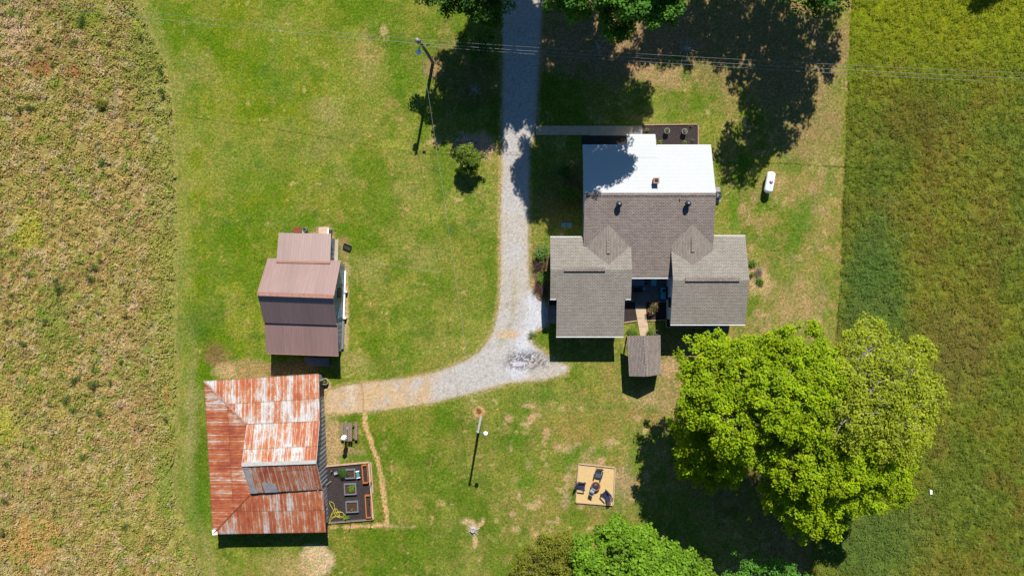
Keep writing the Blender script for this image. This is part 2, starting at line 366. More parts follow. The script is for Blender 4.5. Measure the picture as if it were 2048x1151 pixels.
def c3(r, g, b): return np.array(D(r, g, b)[:3])
def blend(col, mask, c):
    m_ = mask[..., None] if mask.ndim == col.ndim - 1 else mask
    return col * (1 - m_) + c * m_
def lawn_color(PX, PY):
    """mown grass with dry patches, thatch and bare soil; PX, PY in photo pixels"""
    x = PX / 20; y = PY / 20
    n1 = fbm(x / 5, y / 5, 3, 6, .6); n2 = fbm(x / 1.6, y / 1.6, 31); n3 = fbm(x / .55, y / .55, 57, 4, .7); n4 = fbm(x / 9 + 3, y / 9, 91, 4); n5 = fbm(x / 2.2, y / 2.2, 131, 5, .65)
    col = np.zeros(PX.shape + (3,)) + c3(140, 144, 66)
    col = blend(col, sst(.46, .62, n1) * .8, c3(112, 134, 42))
    col = blend(col, sst(.46, .66, n4) * .6, c3(156, 154, 84))
    col = blend(col, sst(.5, .66, n2) * .6, c3(160, 162, 78))
    col = blend(col, sst(.52, .7, n5) * .6, c3(98, 122, 40))
    # brighter, yellower sward on the west lawn
    wz = sst(820, 520, PX) * sst(900, 700, PY)
    col = blend(col, wz * sst(.38, .62, n5) * .6, c3(140, 150, 28))
    col = blend(col, wz * sst(.45, .6, n1) * .4, c3(104, 134, 22))
    # dry thatch, region weighted
    dry = .12 + .45 * sst(900, 1120, PX) * sst(700, 850, PY) + .5 * sst(1400, 1480, PX) + .3 * sst(600, 700, PX) * sst(760, 860, PY) * sst(900, 760, PX)
    dry = dry + .12 * sst(700, 850, PX) * sst(300, 200, np.abs(PY - 200))
    n6 = fbm(x / 1.3 + 7, y / 1.3, 171, 5, .65); n7 = fbm(x / .8 + 7, y / .8 + 9, 191, 4, .6)
    col = blend(col, sst(.68 - dry * .26, .80 - dry * .26, n6) * .75, c3(168, 150, 94))
    col = blend(col, sst(.76 - dry * .17, .80 - dry * .17, n7) * .8, c3(205, 176, 132))
    def spot(cx, cy, rx, ry, c, s_=.9, soft=.45, e=1.0):
        nonlocal col
        r = np.hypot((PX - cx) / rx, (PY - cy) / ry) + (n5 - .5) * 1.4 * e + (n3 - .5) * .5
        col = blend(col, sst(1 + soft * .5, 1 - soft, r) * s_, np.array(c))
    TAN, PALE, BRN, GRN, DK = c3(178, 148, 104), c3(214, 182, 136), c3(150, 118, 84), c3(92, 134, 26), c3(76, 112, 38)
    col = blend(col, sst(.52, .62, fbm(x / 3.4 + 11, y / 3.4, 231, 5, .6)) * .6, c3(100, 132, 26))
    col = blend(col, sst(.55, .68, fbm(x / 4.2 + 31, y / 4.2 + 5, 251, 5, .6)) * .55, c3(158, 152, 74))
    nz = fbm(x / 1.7 + 3, y / 1.7 + 31, 271, 5, .65); col = blend(col, sst(.5, .66, nz) * .5 * sst(1100, 1250, PX) * sst(1690, 1400, PX + 0 * PY) * sst(660, 760, PY), c3(176, 146, 98))
    col = blend(col, sst(.54, .66, nz) * .5 * sst(1000, 1120, PX) * sst(800, 860, PY), c3(172, 146, 92))
    col = blend(col, sst(.44, .60, nz) * .6 * sst(1420, 1470, PX) * sst(800, 700, PY), c3(172, 148, 98)); wst = sst(1000, 700, PX); col = col * (1 + (np.array([.93, 1.0, .66]) - 1) * (.45 + .55 * wst)[..., None])
    col = col * (1 - .08 * sst(780, 860, PY) * sst(1100, 950, PX))[..., None]
    # verge beside the meadow
    d = PX - bx_(MEADOW, PY)
    col = blend(col, sst(58, 8, d + (n5 - .5) * 60) * .5, c3(166, 162, 88))
    col = blend(col, sst(6, 0, np.abs(d - 4)) * .5, c3(180, 160, 104))
    col = blend(col, sst(14, 0, np.abs(d - 30 - (n1 - .5) * 30)) * .35 * sst(620, 700, PY), c3(178, 162, 110))
    # leaf litter and bare earth under the north trees
    r = np.hypot((PX - 1235) / 190, (PY - 65) / 100) + (n5 - .5) * 1.0
    col = blend(col, sst(1.1, .7, r) * .85, c3(176, 142, 108)); 
    r = np.hypot((PX - 1500) / 260, (PY - 90) / 120) + (n5 - .5) * 1.3
    col = blend(col, sst(1.1, .6, r) * .7, c3(170, 140, 100))
    spot(1335, 150, 55, 38, c3(186, 156, 112), .85); spot(1590, 230, 60, 90, c3(165, 140, 98), .6, .7); spot(1640, 200, 40, 160, c3(170, 146, 100), .6, .8)
    spot(940, 160, 70, 90, c3(120, 100, 70), .5, .7)
    spot(767, 62, 10, 14, PALE, .8); spot(740, 105, 34, 20, c3(180, 158, 92), .6, .8); spot(735, 95, 20, 40, c3(184, 160, 104), .5, .8)
    spot(865, 135, 20, 18, TAN, .8); spot(948, 292, 46, 34, c3(222, 180, 152), .92); spot(868, 285, 14, 6, PALE, .6); spot(775, 292, 34, 10, c3(170, 170, 70), .6)
    spot(540, 120, 40, 70, GRN, .35, .8); spot(610, 300, 60, 40, DK, .25, .9); spot(600, 450, 70, 40, GRN, .5, .9); spot(800, 150, 30, 90, GRN, .5, .8)
    spot(470, 310, 90, 80, c3(150, 158, 72), .4, .9); spot(690, 560, 60, 30, c3(150, 150, 84), .3, .9)
    for k in range(9): spot(700 + k * 22, 516 + k * 3.4, 14, 2.5, c3(176, 176, 110), .5, .9, .2)
    # round the brown-roofed workshop
    spot(648, 468, 28, 20, TAN, .9, .4, .5); spot(692, 620, 7, 90, PALE, .85, .5, .3); spot(688, 500, 10, 30, TAN, .8, .5, .5); spot(694, 540, 9, 16, PALE, .7, .5, .5)
    spot(430, 345 + 370, 36, 22, BRN, .75, .5); spot(500, 738, 72, 20, c3(178, 150, 98), .95, .4, .6); spot(590, 735, 60, 18, c3(158, 128, 84), .9, .4, .4); spot(445, 740, 26, 14, PALE, .5)
    spot(720, 730, 42, 22, c3(172, 160, 96), .7, .7); spot(425, 700, 22, 26, c3(140, 110, 70), .6, .6)
    spot(405, 640, 40, 50, DK, .5, .8); spot(400, 1000, 30, 60, GRN, .6, .8); spot(385, 850, 16, 90, c3(160, 158, 96), .6, .7)
    # east side of the barn
    spot(665, 880, 20, 62, c3(200, 168, 122), .95, .4, .5); spot(700, 905, 36, 14, c3(186, 158, 112), .7, .6); spot(655, 800, 12, 40, PALE, .9, .4, .4)
    spot(712, 835, 50, 9, GRN, .6, .6); spot(720, 912, 40, 6, GRN, .7, .6)
    # bare earth at the barn's south door
    spot(632, 1122, 38, 34, c3(226, 196, 156), .98, .3, .5); spot(590, 1140, 50, 30, c3(200, 170, 118), .7, .6); spot(560, 1115, 60, 18, c3(176, 160, 96), .5, .8)
    # refilled trench
    tr = [(727, 822), (731, 850), (742, 880), (745, 895), (757, 925), (764, 960), (769, 1000), (774, 1030), (771, 1048), (740, 1051), (700, 1053), (662, 1054)]
    dd = segdist(PX, PY, tr) + (n3 - .5) * 7 + (n5 - .5) * 9
    col = blend(col, sst(5.6, 3.0, dd) * .93, c3(226, 184, 130))
    dd = segdist(PX, PY, [(760, 1050), (800, 1052), (830, 1054)]) + (n3 - .5) * 12
    col = blend(col, sst(4, 1, dd) * .5, PALE)
    # pole mound, stump, fire pit margin
    spot(957, 823, 13, 12, c3(214, 172, 118), .95, .4, .8); spot(957, 822, 6, 6, c3(140, 92, 56), .9, .5, .8)
    for cx, cy, rx, ry in ((946, 1055, 12, 12), (935, 1042, 14, 6), (950, 1082, 5, 16), (960, 1048, 8, 5), (966, 1040, 4, 9)): spot(cx, cy, rx, ry, c3(220, 186, 145), .85, .5, .8)
    spot(1192, 968, 48, 50, c3(186, 158, 122), .7, .3, .35); spot(1248, 965, 22, 46, c3(188, 160, 120), .8, .5); spot(1135, 1000, 14, 22, c3(196, 168, 130), .8, .5); spot(1225, 1018, 20, 8, TAN, .8)
    for k in range(42):
        a, b = RNGP.uniform(1010, 1330), RNGP.uniform(800, 1080)
        spot(a, b, RNGP.uniform(4, 15), RNGP.uniform(3, 12), c3(214, 178, 136), .75, .5, 1.2)
    for k in range(34):
        a, b = RNGP.uniform(1450, 1675), RNGP.uniform(300, 680)
        spot(a, b, RNGP.uniform(4, 14), RNGP.uniform(5, 18), c3(192, 160, 116), .7, .5, 1.3)
    for k in range(26):
        a, b = RNGP.uniform(1010, 1300), RNGP.uniform(780, 1060)
        spot(a, b, RNGP.uniform(14, 40), RNGP.uniform(10, 30), GRN, .5, .8, 1.0)
    for k in range(14):
        a, b = RNGP.uniform(1440, 1660), RNGP.uniform(330, 640)
        spot(a, b, RNGP.uniform(12, 26), RNGP.uniform(14, 44), c3(98, 132, 40), .55, .8, 1.0)
    spot(1470, 440, 14, 60, c3(104, 142, 36), .6, .7); spot(1515, 560, 34, 40, c3(214, 178, 132), .8, .5); spot(1335, 690, 50, 60, c3(170, 146, 106), .5, .8)
    spot(1330, 735, 44, 26, c3(206, 172, 130), .8, .6); spot(1345, 800, 50, 60, c3(176, 150, 104), .7, .7); spot(1410, 700, 60, 24, c3(180, 154, 106), .7, .7); spot(1150, 850, 70, 26, c3(172, 146, 76), .5, .8); spot(1590, 620, 60, 60, c3(190, 160, 112), .6, .7); spot(1260, 690, 8, 20, c3(160, 116, 90), .8, .4); spot(1300, 800, 40, 26, c3(196, 168, 122), .6, .7)
    spot(1150, 800, 60, 20, c3(150, 146, 74), .4, .8); spot(1190, 785, 24, 12, c3(176, 156, 70), .5, .8); spot(1080, 790, 60, 14, c3(96, 132, 36), .5, .8)
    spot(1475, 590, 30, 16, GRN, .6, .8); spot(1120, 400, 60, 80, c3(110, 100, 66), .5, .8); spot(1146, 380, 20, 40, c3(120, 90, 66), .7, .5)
    spot(1075, 575, 12, 40, c3(214, 176, 140), .85, .4); spot(1083, 540, 22, 60, c3(150, 112, 90), .7, .5)
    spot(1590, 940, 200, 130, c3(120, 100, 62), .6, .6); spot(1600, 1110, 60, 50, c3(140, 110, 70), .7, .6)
    # soft verge of the drive
    dd = segdist(PX, PY, DRIVE[1:-1] + [DRIVE[1]]) + (n3 - .5) * 8
    col = blend(col, sst(9, 1, dd + (n5 - .5) * 8) * .6, c3(196, 172, 120))
    dd2 = segdist(PX, PY, [(1004, 100), (1000, 420), (999, 590), (990, 640)])
    col = blend(col, sst(4, 1, np.abs(dd2 - 2) + (n3 - .5) * 5) * .45 * sst(250, 320, PY), c3(206, 172, 116))
    dl = segdist(PX, PY, [(1050, 300), (1056, 560)])
    for k in range(60):
        a, b = RNGP.uniform(380, 960), RNGP.uniform(60, 700); q = RNGP.uniform(4, 11); spot(a, b, q, q * RNGP.uniform(.6, 1.2), c3(84, 116, 44), .55, .7, 1.0)
    for k in range(10):
        a, b = RNGP.uniform(380, 900), RNGP.uniform(60, 700); spot(a, b, RNGP.uniform(20, 60), RNGP.uniform(20, 50), c3(166, 158, 92), .45, .9, 1.2)
    st = np.sin((PX + (n4 - .5) * 14) / 8.2) * sst(760, 860, PY) * sst(1080, 980, PX); col = col * (1 + .045 * st)[..., None]
    return np.clip(col, .004, .8)
def meadow_color(PX, PY):
    x = PX / 20; y = PY / 20
    n1 = fbm(x / 4, y / 4, 5); n2 = fbm(x / 1.2, y / 1.2, 37, 5, .65); n3 = fbm(x / .45, y / .45, 71, 4, .7); n4 = fbm(x / 7, y / 7, 99, 4); n5 = fbm(x / .9 + 5, y / .9, 141, 5, .7); n6 = fbm(x / 2.5, y / 2.5 + 8, 161)
    col = np.zeros(PX.shape + (3,)) + c3(176, 154, 90)
    col = blend(col, sst(.42, .6, n1) * .5, c3(158, 148, 70))
    col = blend(col, sst(.48, .64, n4) * .55, c3(176, 146, 100))
    col = blend(col, sst(.46, .62, n2) * .5, c3(134, 138, 56))
    col = blend(col, sst(.56, .72, n6) * .4, c3(172, 130, 92))
    col = blend(col, sst(.54, .68, n5) * .55, c3(196, 174, 140))
    col = blend(col, sst(.58, .74, n3) * .4, c3(200, 180, 124))
    col = blend(col, sst(.44, .28, n3) * .6, c3(88, 84, 42))
    def sp(cx, cy, rx, ry, c, s_):
        nonlocal col
        r = np.hypot((PX - cx) / rx, (PY - cy) / ry) + (n2 - .5) * 1.6
        col = blend(col, sst(1.2, .5, r) * s_, np.array(c))
    sp(60, 460, 30, 40, c3(172, 168, 52), .7); sp(10, 850, 30, 40, c3(172, 170, 56), .7); sp(60, 1080, 60, 60, c3(186, 146, 80), .6); sp(335, 790, 12, 26, c3(188, 140, 86), .85)
    sp(75, 135, 30, 20, c3(168, 108, 72), .7); sp(150, 145, 20, 12, c3(168, 108, 72), .6); sp(180, 40, 40, 26, c3(128, 138, 40), .8); sp(30, 60, 30, 60, c3(196, 168, 136), .6)
    sp(110, 640, 40, 60, c3(110, 134, 40), .5); sp(330, 960, 20, 70, c3(112, 138, 46), .6); sp(290, 120, 40, 90, c3(130, 130, 60), .6)
    n7 = fbm(x / .7 + 21, y / .7 + 4, 181, 4, .6)
    col = blend(col, sst(.61, .71, n7) * .65, c3(116, 142, 38)); e_ = bx_(MEADOW, PY) - PX
    col = blend(col, sst(70, 5, e_ + (n2 - .5) * 60) * .5, c3(140, 152, 60))
    return np.clip(col * 1.12, .004, .8)
def pasture_color(PX, PY):
    x = PX / 20; y = PY / 20
    n1 = fbm(x / 5, y / 5, 7); n2 = fbm(x / 1.6, y / 1.6, 41, 5, .65); n3 = fbm(x / .45, y / .45, 73, 4, .7); n4 = fbm(x / 8, y / 8, 103, 4); n5 = fbm(x / 3, y / 3, 151)
    col = np.zeros(PX.shape + (3,)) + c3(128, 126, 42)
    col = blend(col, sst(.42, .58, n1) * .65, c3(100, 112, 42))
    col = blend(col, sst(.5, .66, n4) * .6, c3(140, 126, 46))
    col = blend(col, sst(.5, .64, n5) * .55, c3(136, 110, 54))
    col = blend(col, sst(.5, .66, n2) * .4, c3(126, 132, 48))
    col = blend(col, sst(.56, .72, n3) * .5, c3(146, 146, 80))
    col = blend(col, sst(.44, .28, n3) * .5, c3(58, 66, 30))
    t = sst(260, 20, PY) ; col = blend(col, t * .8, c3(146, 146, 22))
    col = blend(col, sst(640, 300, PY) * sst(1780, 1690, PX) * .3, c3(106, 118, 28))
    col = blend(col, sst(1.1, .3, np.hypot((PX - 1745) / 90, (PY - 560) / 190) + (n2 - .5) * .8) * .7, c3(84, 112, 58))
    col = blend(col, sst(1.1, .4, np.hypot((PX - 1820) / 90, (PY - 240) / 90) + (n2 - .5)) * .6, c3(116, 100, 44))
    col = blend(col, sst(1.1, .4, np.hypot((PX - 1900) / 110, (PY - 700) / 120) + (n2 - .5)) * .6, c3(132, 112, 62))
    col = blend(col, sst(800, 1000, PY) * sst(1.2, .3, np.hypot((PX - 1740) / 160, (PY - 1060) / 130)) * .6, c3(92, 112, 60)); col = col * np.array([.99, 1.15, .9])
    return np.clip(col, .004, .8)
def drive_color(PX, PY):
    x = PX / 20; y = PY / 20
    n1 = fbm(x / 2.5, y / 2.5, 9); n2 = fbm(x / .8, y / .8, 43, 5, .7); n3 = fbm(x / .3, y / .3, 77, 3, .8)
    col = np.zeros(PX.shape + (3,)) + c3(206, 200, 195)
    col = blend(col, sst(.42, .64, n1) * .5, c3(206, 192, 176))
    fresh = sst(26, 6, segdist(PX, PY, [(1066, 600), (1072, 640), (1050, 680), (1045, 720), (1030, 745)]) + (n2 - .5) * 26)
    col = blend(col, fresh * .9, c3(222, 222, 230))
    # worn centre strip and tan margins
    ct = segdist(PX, PY, [(1040, -50), (1038, 300), (1030, 560), (1024, 640), (1000, 690)])
    col = blend(col, sst(9, 2, ct + (n2 - .5) * 14) * .4 * sst(540, 570, PY), c3(176, 166, 112))
    ed = segdist(PX, PY, DRIVE[1:-1])
    col = blend(col, sst(11, 1, ed + (n2 - .5) * 14) * .45, c3(208, 182, 146))
    col = blend(col, sst(4, 0, ed + (n3 - .5) * 6) * .5, c3(124, 138, 56))
    rr = np.hypot((PX - 1018) / 30, (PY - 668) / 10) + (n2 - .5); col = blend(col, sst(1.2, .4, rr) * .8, c3(226, 192, 150))
    # orange chippings towards the barn
    og = sst(900, 800, PX + (n1 - .5) * 160) * sst(.34, .56, n2 + sst(780, 700, PX) * .1)
    col = blend(col, og * .75, c3(220, 180, 128)); col = blend(col, sst(860, 780, PX) * sst(.56, .68, n1) * .8, c3(222, 188, 142))
    col = blend(col, sst(1.2, .4, np.hypot((PX - 703) / 12, (PY - 790) / 30) + (n2 - .5)) * .85, c3(228, 204, 178))
    col = blend(col, sst(.55, .7, n2) * sst(1020, 1060, PX) * sst(742, 756, PY) * .9, c3(170, 160, 100))
    tr = segdist(PX, PY, [(724, 764), (728, 826)]) + (n3 - .5) * 2; col = blend(col, sst(2.2, .8, tr) * .5, c3(140, 104, 70))
    # spilt dark stone
    rr = np.hypot((PX - 1050) / 44, (PY - 719) / 19) + (n2 - .5) * 1.1; dk = sst(1.35, .5, rr) * (RNGP.random(PX.shape) < .62)
    rr2 = np.hypot((PX - 1037) / 13, (PY - 727) / 5); dk = dk * sst(.7, 1.1, rr2)
    col = blend(col, dk * .8, c3(84, 76, 84))
    col = blend(col, sst(.66, .72, n3) * .3, c3(120, 116, 118))
    return np.clip(col * 1.16, .01, .8)

RNGP = np.random.default_rng(5)
STEP = .125
gx = np.arange(-60, 60.01, STEP); gy = np.arange(-36, 36.01, STEP)
GX, GY = np.meshgrid(gx, gy); PXg = 1024 + 20 * GX; PYg = 575.5 - 20 * GY
jx = (fbm(GX / .7, GY / .7, 201, 4, .7) - .5) * 16
dj = (fbm(GX / .6 + 9, GY / .6, 221, 4, .7) - .5) * 9
mask_m = PXg + jx < bx_(MEADOW, PYg)
mask_p = PXg + jx * .6 > bx_(PASTURE, PYg)
mask_d = inpoly(PXg + dj, PYg + dj[::-1] * .7, DRIVE)
mask_l = ~(mask_m | mask_p | mask_d)
colg = np.zeros(GX.shape + (3,))
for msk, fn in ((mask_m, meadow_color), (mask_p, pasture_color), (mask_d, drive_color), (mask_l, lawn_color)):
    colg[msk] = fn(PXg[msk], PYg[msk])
hv = RNG.normal(0, 1, GX.shape); hv2 = fbm(GX * 3.3, GY * 3.3, 501, 3, .8) - .5
hs = np.where(mask_d, .015, .09) * hv + np.where(mask_d, .05, .75) * hv2
colg[..., 0] *= np.clip(1 + hs * 1.1, .5, 1.7); colg[..., 2] *= np.clip(1 + hs * 1.2, .4, 1.8); colg[..., 1] *= np.clip(1 + hs * .25, .6, 1.5)
jit = RNG.normal(1, .13, GX.shape); jit[mask_m] = RNG.normal(1, .18, mask_m.sum()); jit[mask_d] = RNG.normal(1, .08, mask_d.sum())
colg *= np.clip(jit, .5, 1.6)[..., None]
zr = (RNG.random(GX.shape) - .5)
Z = zr * np.where(mask_m, .10, np.where(mask_p, .09, np.where(mask_d, .012, .045)))
Z += np.where(mask_m, (fbm(GX / .9, GY / .9, 301) - .5) * .3, 0) + np.where(mask_p, (fbm(GX / .8, GY / .8, 311) - .5) * .22, 0)
def add_mesh(name, V, F, colors, mat, smooth=True):
    me = bpy.data.meshes.new(name); n = len(V); k = F.shape[1]
    me.vertices.add(n); me.vertices.foreach_set("co", np.ascontiguousarray(V, dtype=np.float32).ravel())
    me.loops.add(F.size); me.loops.foreach_set("vertex_index", F.ravel().astype(np.int32))
    me.polygons.add(len(F)); me.polygons.foreach_set("loop_start", np.arange(0, F.size, k, dtype=np.int32))
    if smooth: me.polygons.foreach_set("use_smooth", np.ones(len(F), dtype=bool))
    me.update(calc_edges=True)
    if colors is not None:
        a = me.color_attributes.new("Col", 'FLOAT_COLOR', 'POINT')
        a.data.foreach_set("color", np.ascontiguousarray(np.c_[colors, np.ones(n)], dtype=np.float32).ravel())
    me.materials.append(mat); o = bpy.data.objects.new(name, me); C.objects.link(o); return o
def sheet(name, msk, mat):
    ny, nx = GX.shape; cm = msk[:-1, :-1]; iy, ix = np.nonzero(cm)
    F = np.stack([iy * nx + ix, iy * nx + ix + 1, (iy + 1) * nx + ix + 1, (iy + 1) * nx + ix], 1)
    u, inv = np.unique(F.ravel(), return_inverse=True)
    V = np.stack([GX.ravel()[u], GY.ravel()[u], Z.ravel()[u]], 1)
    o = add_mesh(name, V, inv.reshape(F.shape), colg.reshape(-1, 3)[u], mat); o['kind'] = 'structure'; return o
sheet('lawn', mask_l, M['lawn']); sheet('meadow', mask_m, M['meadow']); sheet('pasture', mask_p, M['meadow']); sheet('driveway', mask_d, M['gravel'])
b = MB(); b.box((0, 0, -.75), (900, 900, .9)); b.build('ground', M['farground'])['kind'] = 'structure'

# ------------------------------------------------------------------ leaves, tufts
def leaf_mesh(name, P, Nrm, size, col, mat, parent=None, aspect=.75, fold=.15):
    n = len(P)
    Nn = Nrm / np.linalg.norm(Nrm, axis=1, keepdims=True)
    t = RNG.normal(size=(n, 3)); t -= (t * Nn).sum(1, keepdims=True) * Nn; t /= np.linalg.norm(t, axis=1, keepdims=True)
    bt = np.cross(Nn, t); s_ = size[:, None]
    V = np.stack([P - t * s_ * .5, P + bt * s_ * .5 * aspect - t * s_ * .08 + Nn * s_ * fold, P + t * s_ * .5, P - bt * s_ * .5 * aspect - t * s_ * .08 + Nn * s_ * fold], 1).reshape(-1, 3)
    F = np.arange(4 * n).reshape(n, 4)
    o = add_mesh(name, V, F, np.repeat(col, 4, 0), mat, False)
    if parent: o.parent = parent
    return o
def palette_cols(n, pal, wts, var=.14):
    idx = RNG.choice(len(pal), n, p=np.array(wts) / sum(wts)); c = np.array(pal)[idx]
    return np.clip(c * np.clip(RNG.normal(1, var, (n, 1)), .5, 1.6), .003, .7)
def lobes_to_leaves(lobes, dens, size, pal, wts, sub=.62, lower=-.35, zf=.72, clumpvar=.35):
    """lobes: (x,y,z,r). Leaves sit on small clumps spread over and inside each lobe."""
    P = []; Nn = []; Cc = []; subs = []
    for (x, y, z, r) in lobes:
        k = max(8, int(4.4 * (r / sub) ** 2))
        d = RNG.normal(size=(k * 3, 3)); d /= np.linalg.norm(d, axis=1, keepdims=True); d = d[d[:, 2] > lower][:k]
        rad = r * (1 - .45 * RNG.random(len(d)) ** 1.6) * RNG.normal(1, .14, len(d))
        cs = np.array([x, y, z]) + d * rad[:, None] * np.array([1, 1, zf])
        for c, dd in zip(cs, d):
            if RNG.random() < .08: continue
            sr = sub * RNG.uniform(.6, 1.35); n = int(dens * 2.1 * (sr / .6) ** 2 * RNG.uniform(.55, 1.25))
            q = RNG.normal(size=(n, 3)); q /= np.linalg.norm(q, axis=1, keepdims=True)
            rr = sr * RNG.random(n) ** .45; p = c + q * rr[:, None] * np.array([1, 1, .6])
            P.append(p); Nn.append(q * .4 + dd * .2 + np.array([0, .45, 1.0]) + RNG.normal(size=(n, 3)) * .38)
            Cc.append(palette_cols(n, pal, wts) * RNG.uniform(1 - clumpvar, 1 + clumpvar * .6)); subs.append(c)
    P = np.concatenate(P); Nn = np.concatenate(Nn); Cc = np.concatenate(Cc)
    return P, Nn, RNG.uniform(size * .42, size * .88, len(P)), Cc, subs
def tree(name, label, lobes, base, rtrunk, dens, size, pal, wts, group=None, bark='bark', sub=.52, clumpvar=.26, lower=-.25, twig=.35, cat='tree'):
    base = Vector((base[0], base[1], 0)); t = thing(name, label, cat, base, 0, group)
    P, Nn, sz, Cc, subs = lobes_to_leaves(lobes, dens, size, pal, wts, sub, lower, .6, clumpvar)
    P = P - np.array(base)
    P[:, 2] = np.maximum(P[:, 2], .08)
    leaf_mesh('crown', P, Nn, sz, Cc, M['leaf'], t)
    mb = MB(); hmin = min(l[2] for l in lobes); fork = Vector((0, 0, max(.25, hmin * .45)))
    mb.tube([(0, 0, -.2), (rtrunk * .3, 0, fork.z * .5), fork, fork + Vector((0, 0, .3))], [rtrunk * 1.5, rtrunk * 1.1, rtrunk, rtrunk * .8], 9)
    subs = np.array(subs) - np.array(base)
    nodes = [(fork, rtrunk * .6)]
    for l in sorted(lobes, key=lambda q: (Vector(q[:3]) - base - fork).length):
        c = Vector((l[0], l[1], l[2])) - base
        par, pr = min(nodes, key=lambda q: (q[0] - c).length + .35 * (q[0] - fork).length)
        rr_ = max(pr * .72, .03); mid = par.lerp(c, .5) + Vector((random.uniform(-.1, .1), random.uniform(-.1, .1), -.06)) * (c - par).length
        mb.tube([par, mid, c], [pr, (pr + rr_) / 2, rr_], 6); nodes.append((c, rr_))
        dd = np.linalg.norm(subs - np.array(c), axis=1); idx = np.where(dd < l[3] * 1.15)[0]
        RNG.shuffle(idx)
        for i in idx[:int(len(idx) * twig)]:
            e = Vector(subs[i]); m2 = c.lerp(e, .5) + Vector((random.uniform(-.2, .2), random.uniform(-.2, .2), -.15)) * min(1, l[3] * .5)
            r0 = min(rtrunk * .14, .06); mb.tube([c, m2, e], [r0, r0 * .65, r0 * .3], 4)
    mb.build('trunk', M[bark], t, smooth=True); return t
def L(px, py, rpx, h):           # a lobe seen at this photo position
    p = G(px, py, h); return (p.x, p.y, h, rpx * (1 - h / CH) / 20)
def SH(px, py, rpx, h):          # a lobe whose shadow lies at this photo position
    x = (px - 1024) / 20 + .168 * h; y = (575.5 - py) / 20 + .951 * h
    return (x, y, h, rpx / 20)

YEL = [(.275, .375, .005), (.225, .345, .005), (.335, .385, .008), (.165, .280, .005)]
YEL2 = [(.310, .360, .018), (.270, .335, .016), (.360, .380, .035), (.210, .260, .014)]
MID = [(.105, .265, .028), (.080, .220, .022), (.160, .320, .042), (.055, .150, .016)]
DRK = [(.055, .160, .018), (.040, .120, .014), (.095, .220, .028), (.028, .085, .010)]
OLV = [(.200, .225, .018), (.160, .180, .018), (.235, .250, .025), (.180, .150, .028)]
W4 = [4, 3, 2, 2]
tree('leafy_tree', 'tall bright yellow-green tree nearest the right wing of the house',
     [L(1418, 722, 58, 10), L(1500, 765, 62, 12.5), L(1592, 715, 66, 13), L(1422, 800, 54, 11), L(1480, 850, 66, 13), L(1575, 810, 72, 14.5), L(1408, 905, 52, 8), L(1462, 915, 40, 10.5), L(1385, 840, 40, 8.5), L(1388, 925, 38, 6.5), L(1440, 945, 36, 7), L(1395, 790, 36, 9), L(1530, 700, 30, 11), L(1640, 760, 55, 14), L(1475, 715, 40, 11), L(1540, 760, 50, 13), L(1450, 800, 50, 12), L(1520, 890, 46, 12), L(1620, 830, 50, 14), L(1385, 745, 30, 9.5), L(1552, 790, 52, 14.5), L(1515, 820, 40, 13.5)],
     G(1500, 840), .38, 46, .30, YEL, W4, 'yellow-green trees south-east of the house')
tree('leafy_tree', 'pale thin-leaved yellow-green tree spreading over the pasture edge',
     [L(1722, 712, 58, 13), L(1795, 745, 62, 12.5), L(1832, 702, 34, 11), L(1850, 800, 40, 11), L(1785, 845, 66, 12.5), L(1700, 830, 66, 14), L(1740, 775, 60, 14), L(1690, 760, 45, 14), L(1840, 870, 30, 10), L(1760, 800, 50, 13), L(1865, 770, 28, 10.5), L(1745, 665, 34, 11.5), L(1800, 900, 34, 10)],
     G(1690, 800), .34, 25, .28, YEL2, W4, 'yellow-green trees south-east of the house', bark='greybark', twig=.6)
tree('leafy_tree', 'yellow-green domed tree at the bottom of the big group',
     [L(1592, 915, 60, 12.5), L(1560, 985, 44, 9.5), L(1625, 1000, 60, 10), L(1680, 930, 58, 12), L(1755, 930, 52, 10.5), L(1790, 975, 34, 9), L(1720, 985, 46, 9.5), L(1660, 1040, 30, 8), L(1600, 1045, 30, 7.5), L(1640, 870, 50, 13), L(1580, 945, 44, 11), L(1640, 945, 50, 12), L(1715, 900, 44, 12), L(1800, 945, 26, 9)],
     G(1600, 890), .34, 46, .30, YEL, W4, 'yellow-green trees south-east of the house')
tree('leafy_tree', 'dense mid-green tree cut by the bottom edge of the photo, right of the fire pit',
     [L(1235, 1078, 40, 6), L(1190, 1105, 40, 6), L(1275, 1090, 40, 6.8), L(1320, 1115, 44, 7), L(1180, 1140, 40, 6), L(1375, 1150, 44, 6.5), L(1270, 1130, 60, 7.5), L(1340, 1150, 56, 7.5), L(1210, 1170, 56, 7), L(1300, 1190, 70, 8), L(1390, 1185, 48, 6.5)],
     G(1290, 1160), .3, 40, .38, [(.170, .310, .015), (.130, .260, .012), (.220, .345, .030), (.085, .175, .010)], W4)
tree('small_tree', 'olive-brown small tree at the bottom edge, left of the dense mid-green tree',
     [L(1100, 1122, 50, 5), L(1058, 1140, 40, 4.2), L(1118, 1098, 34, 4.6), L(1085, 1100, 28, 4), L(1135, 1085, 24, 4.2), L(1130, 1150, 44, 5), L(1080, 1190, 56, 5), L(1150, 1110, 20, 4)],
     G(1110, 1150), .16, 34, .22, OLV, W4, sub=.45)
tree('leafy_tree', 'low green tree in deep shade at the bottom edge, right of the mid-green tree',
     [L(1500, 1165, 44, 4), L(1555, 1160, 40, 4.5), L(1450, 1180, 40, 4), L(1600, 1175, 30, 4)], G(1520, 1170), .16, 36, .26, MID, W4, sub=.5)
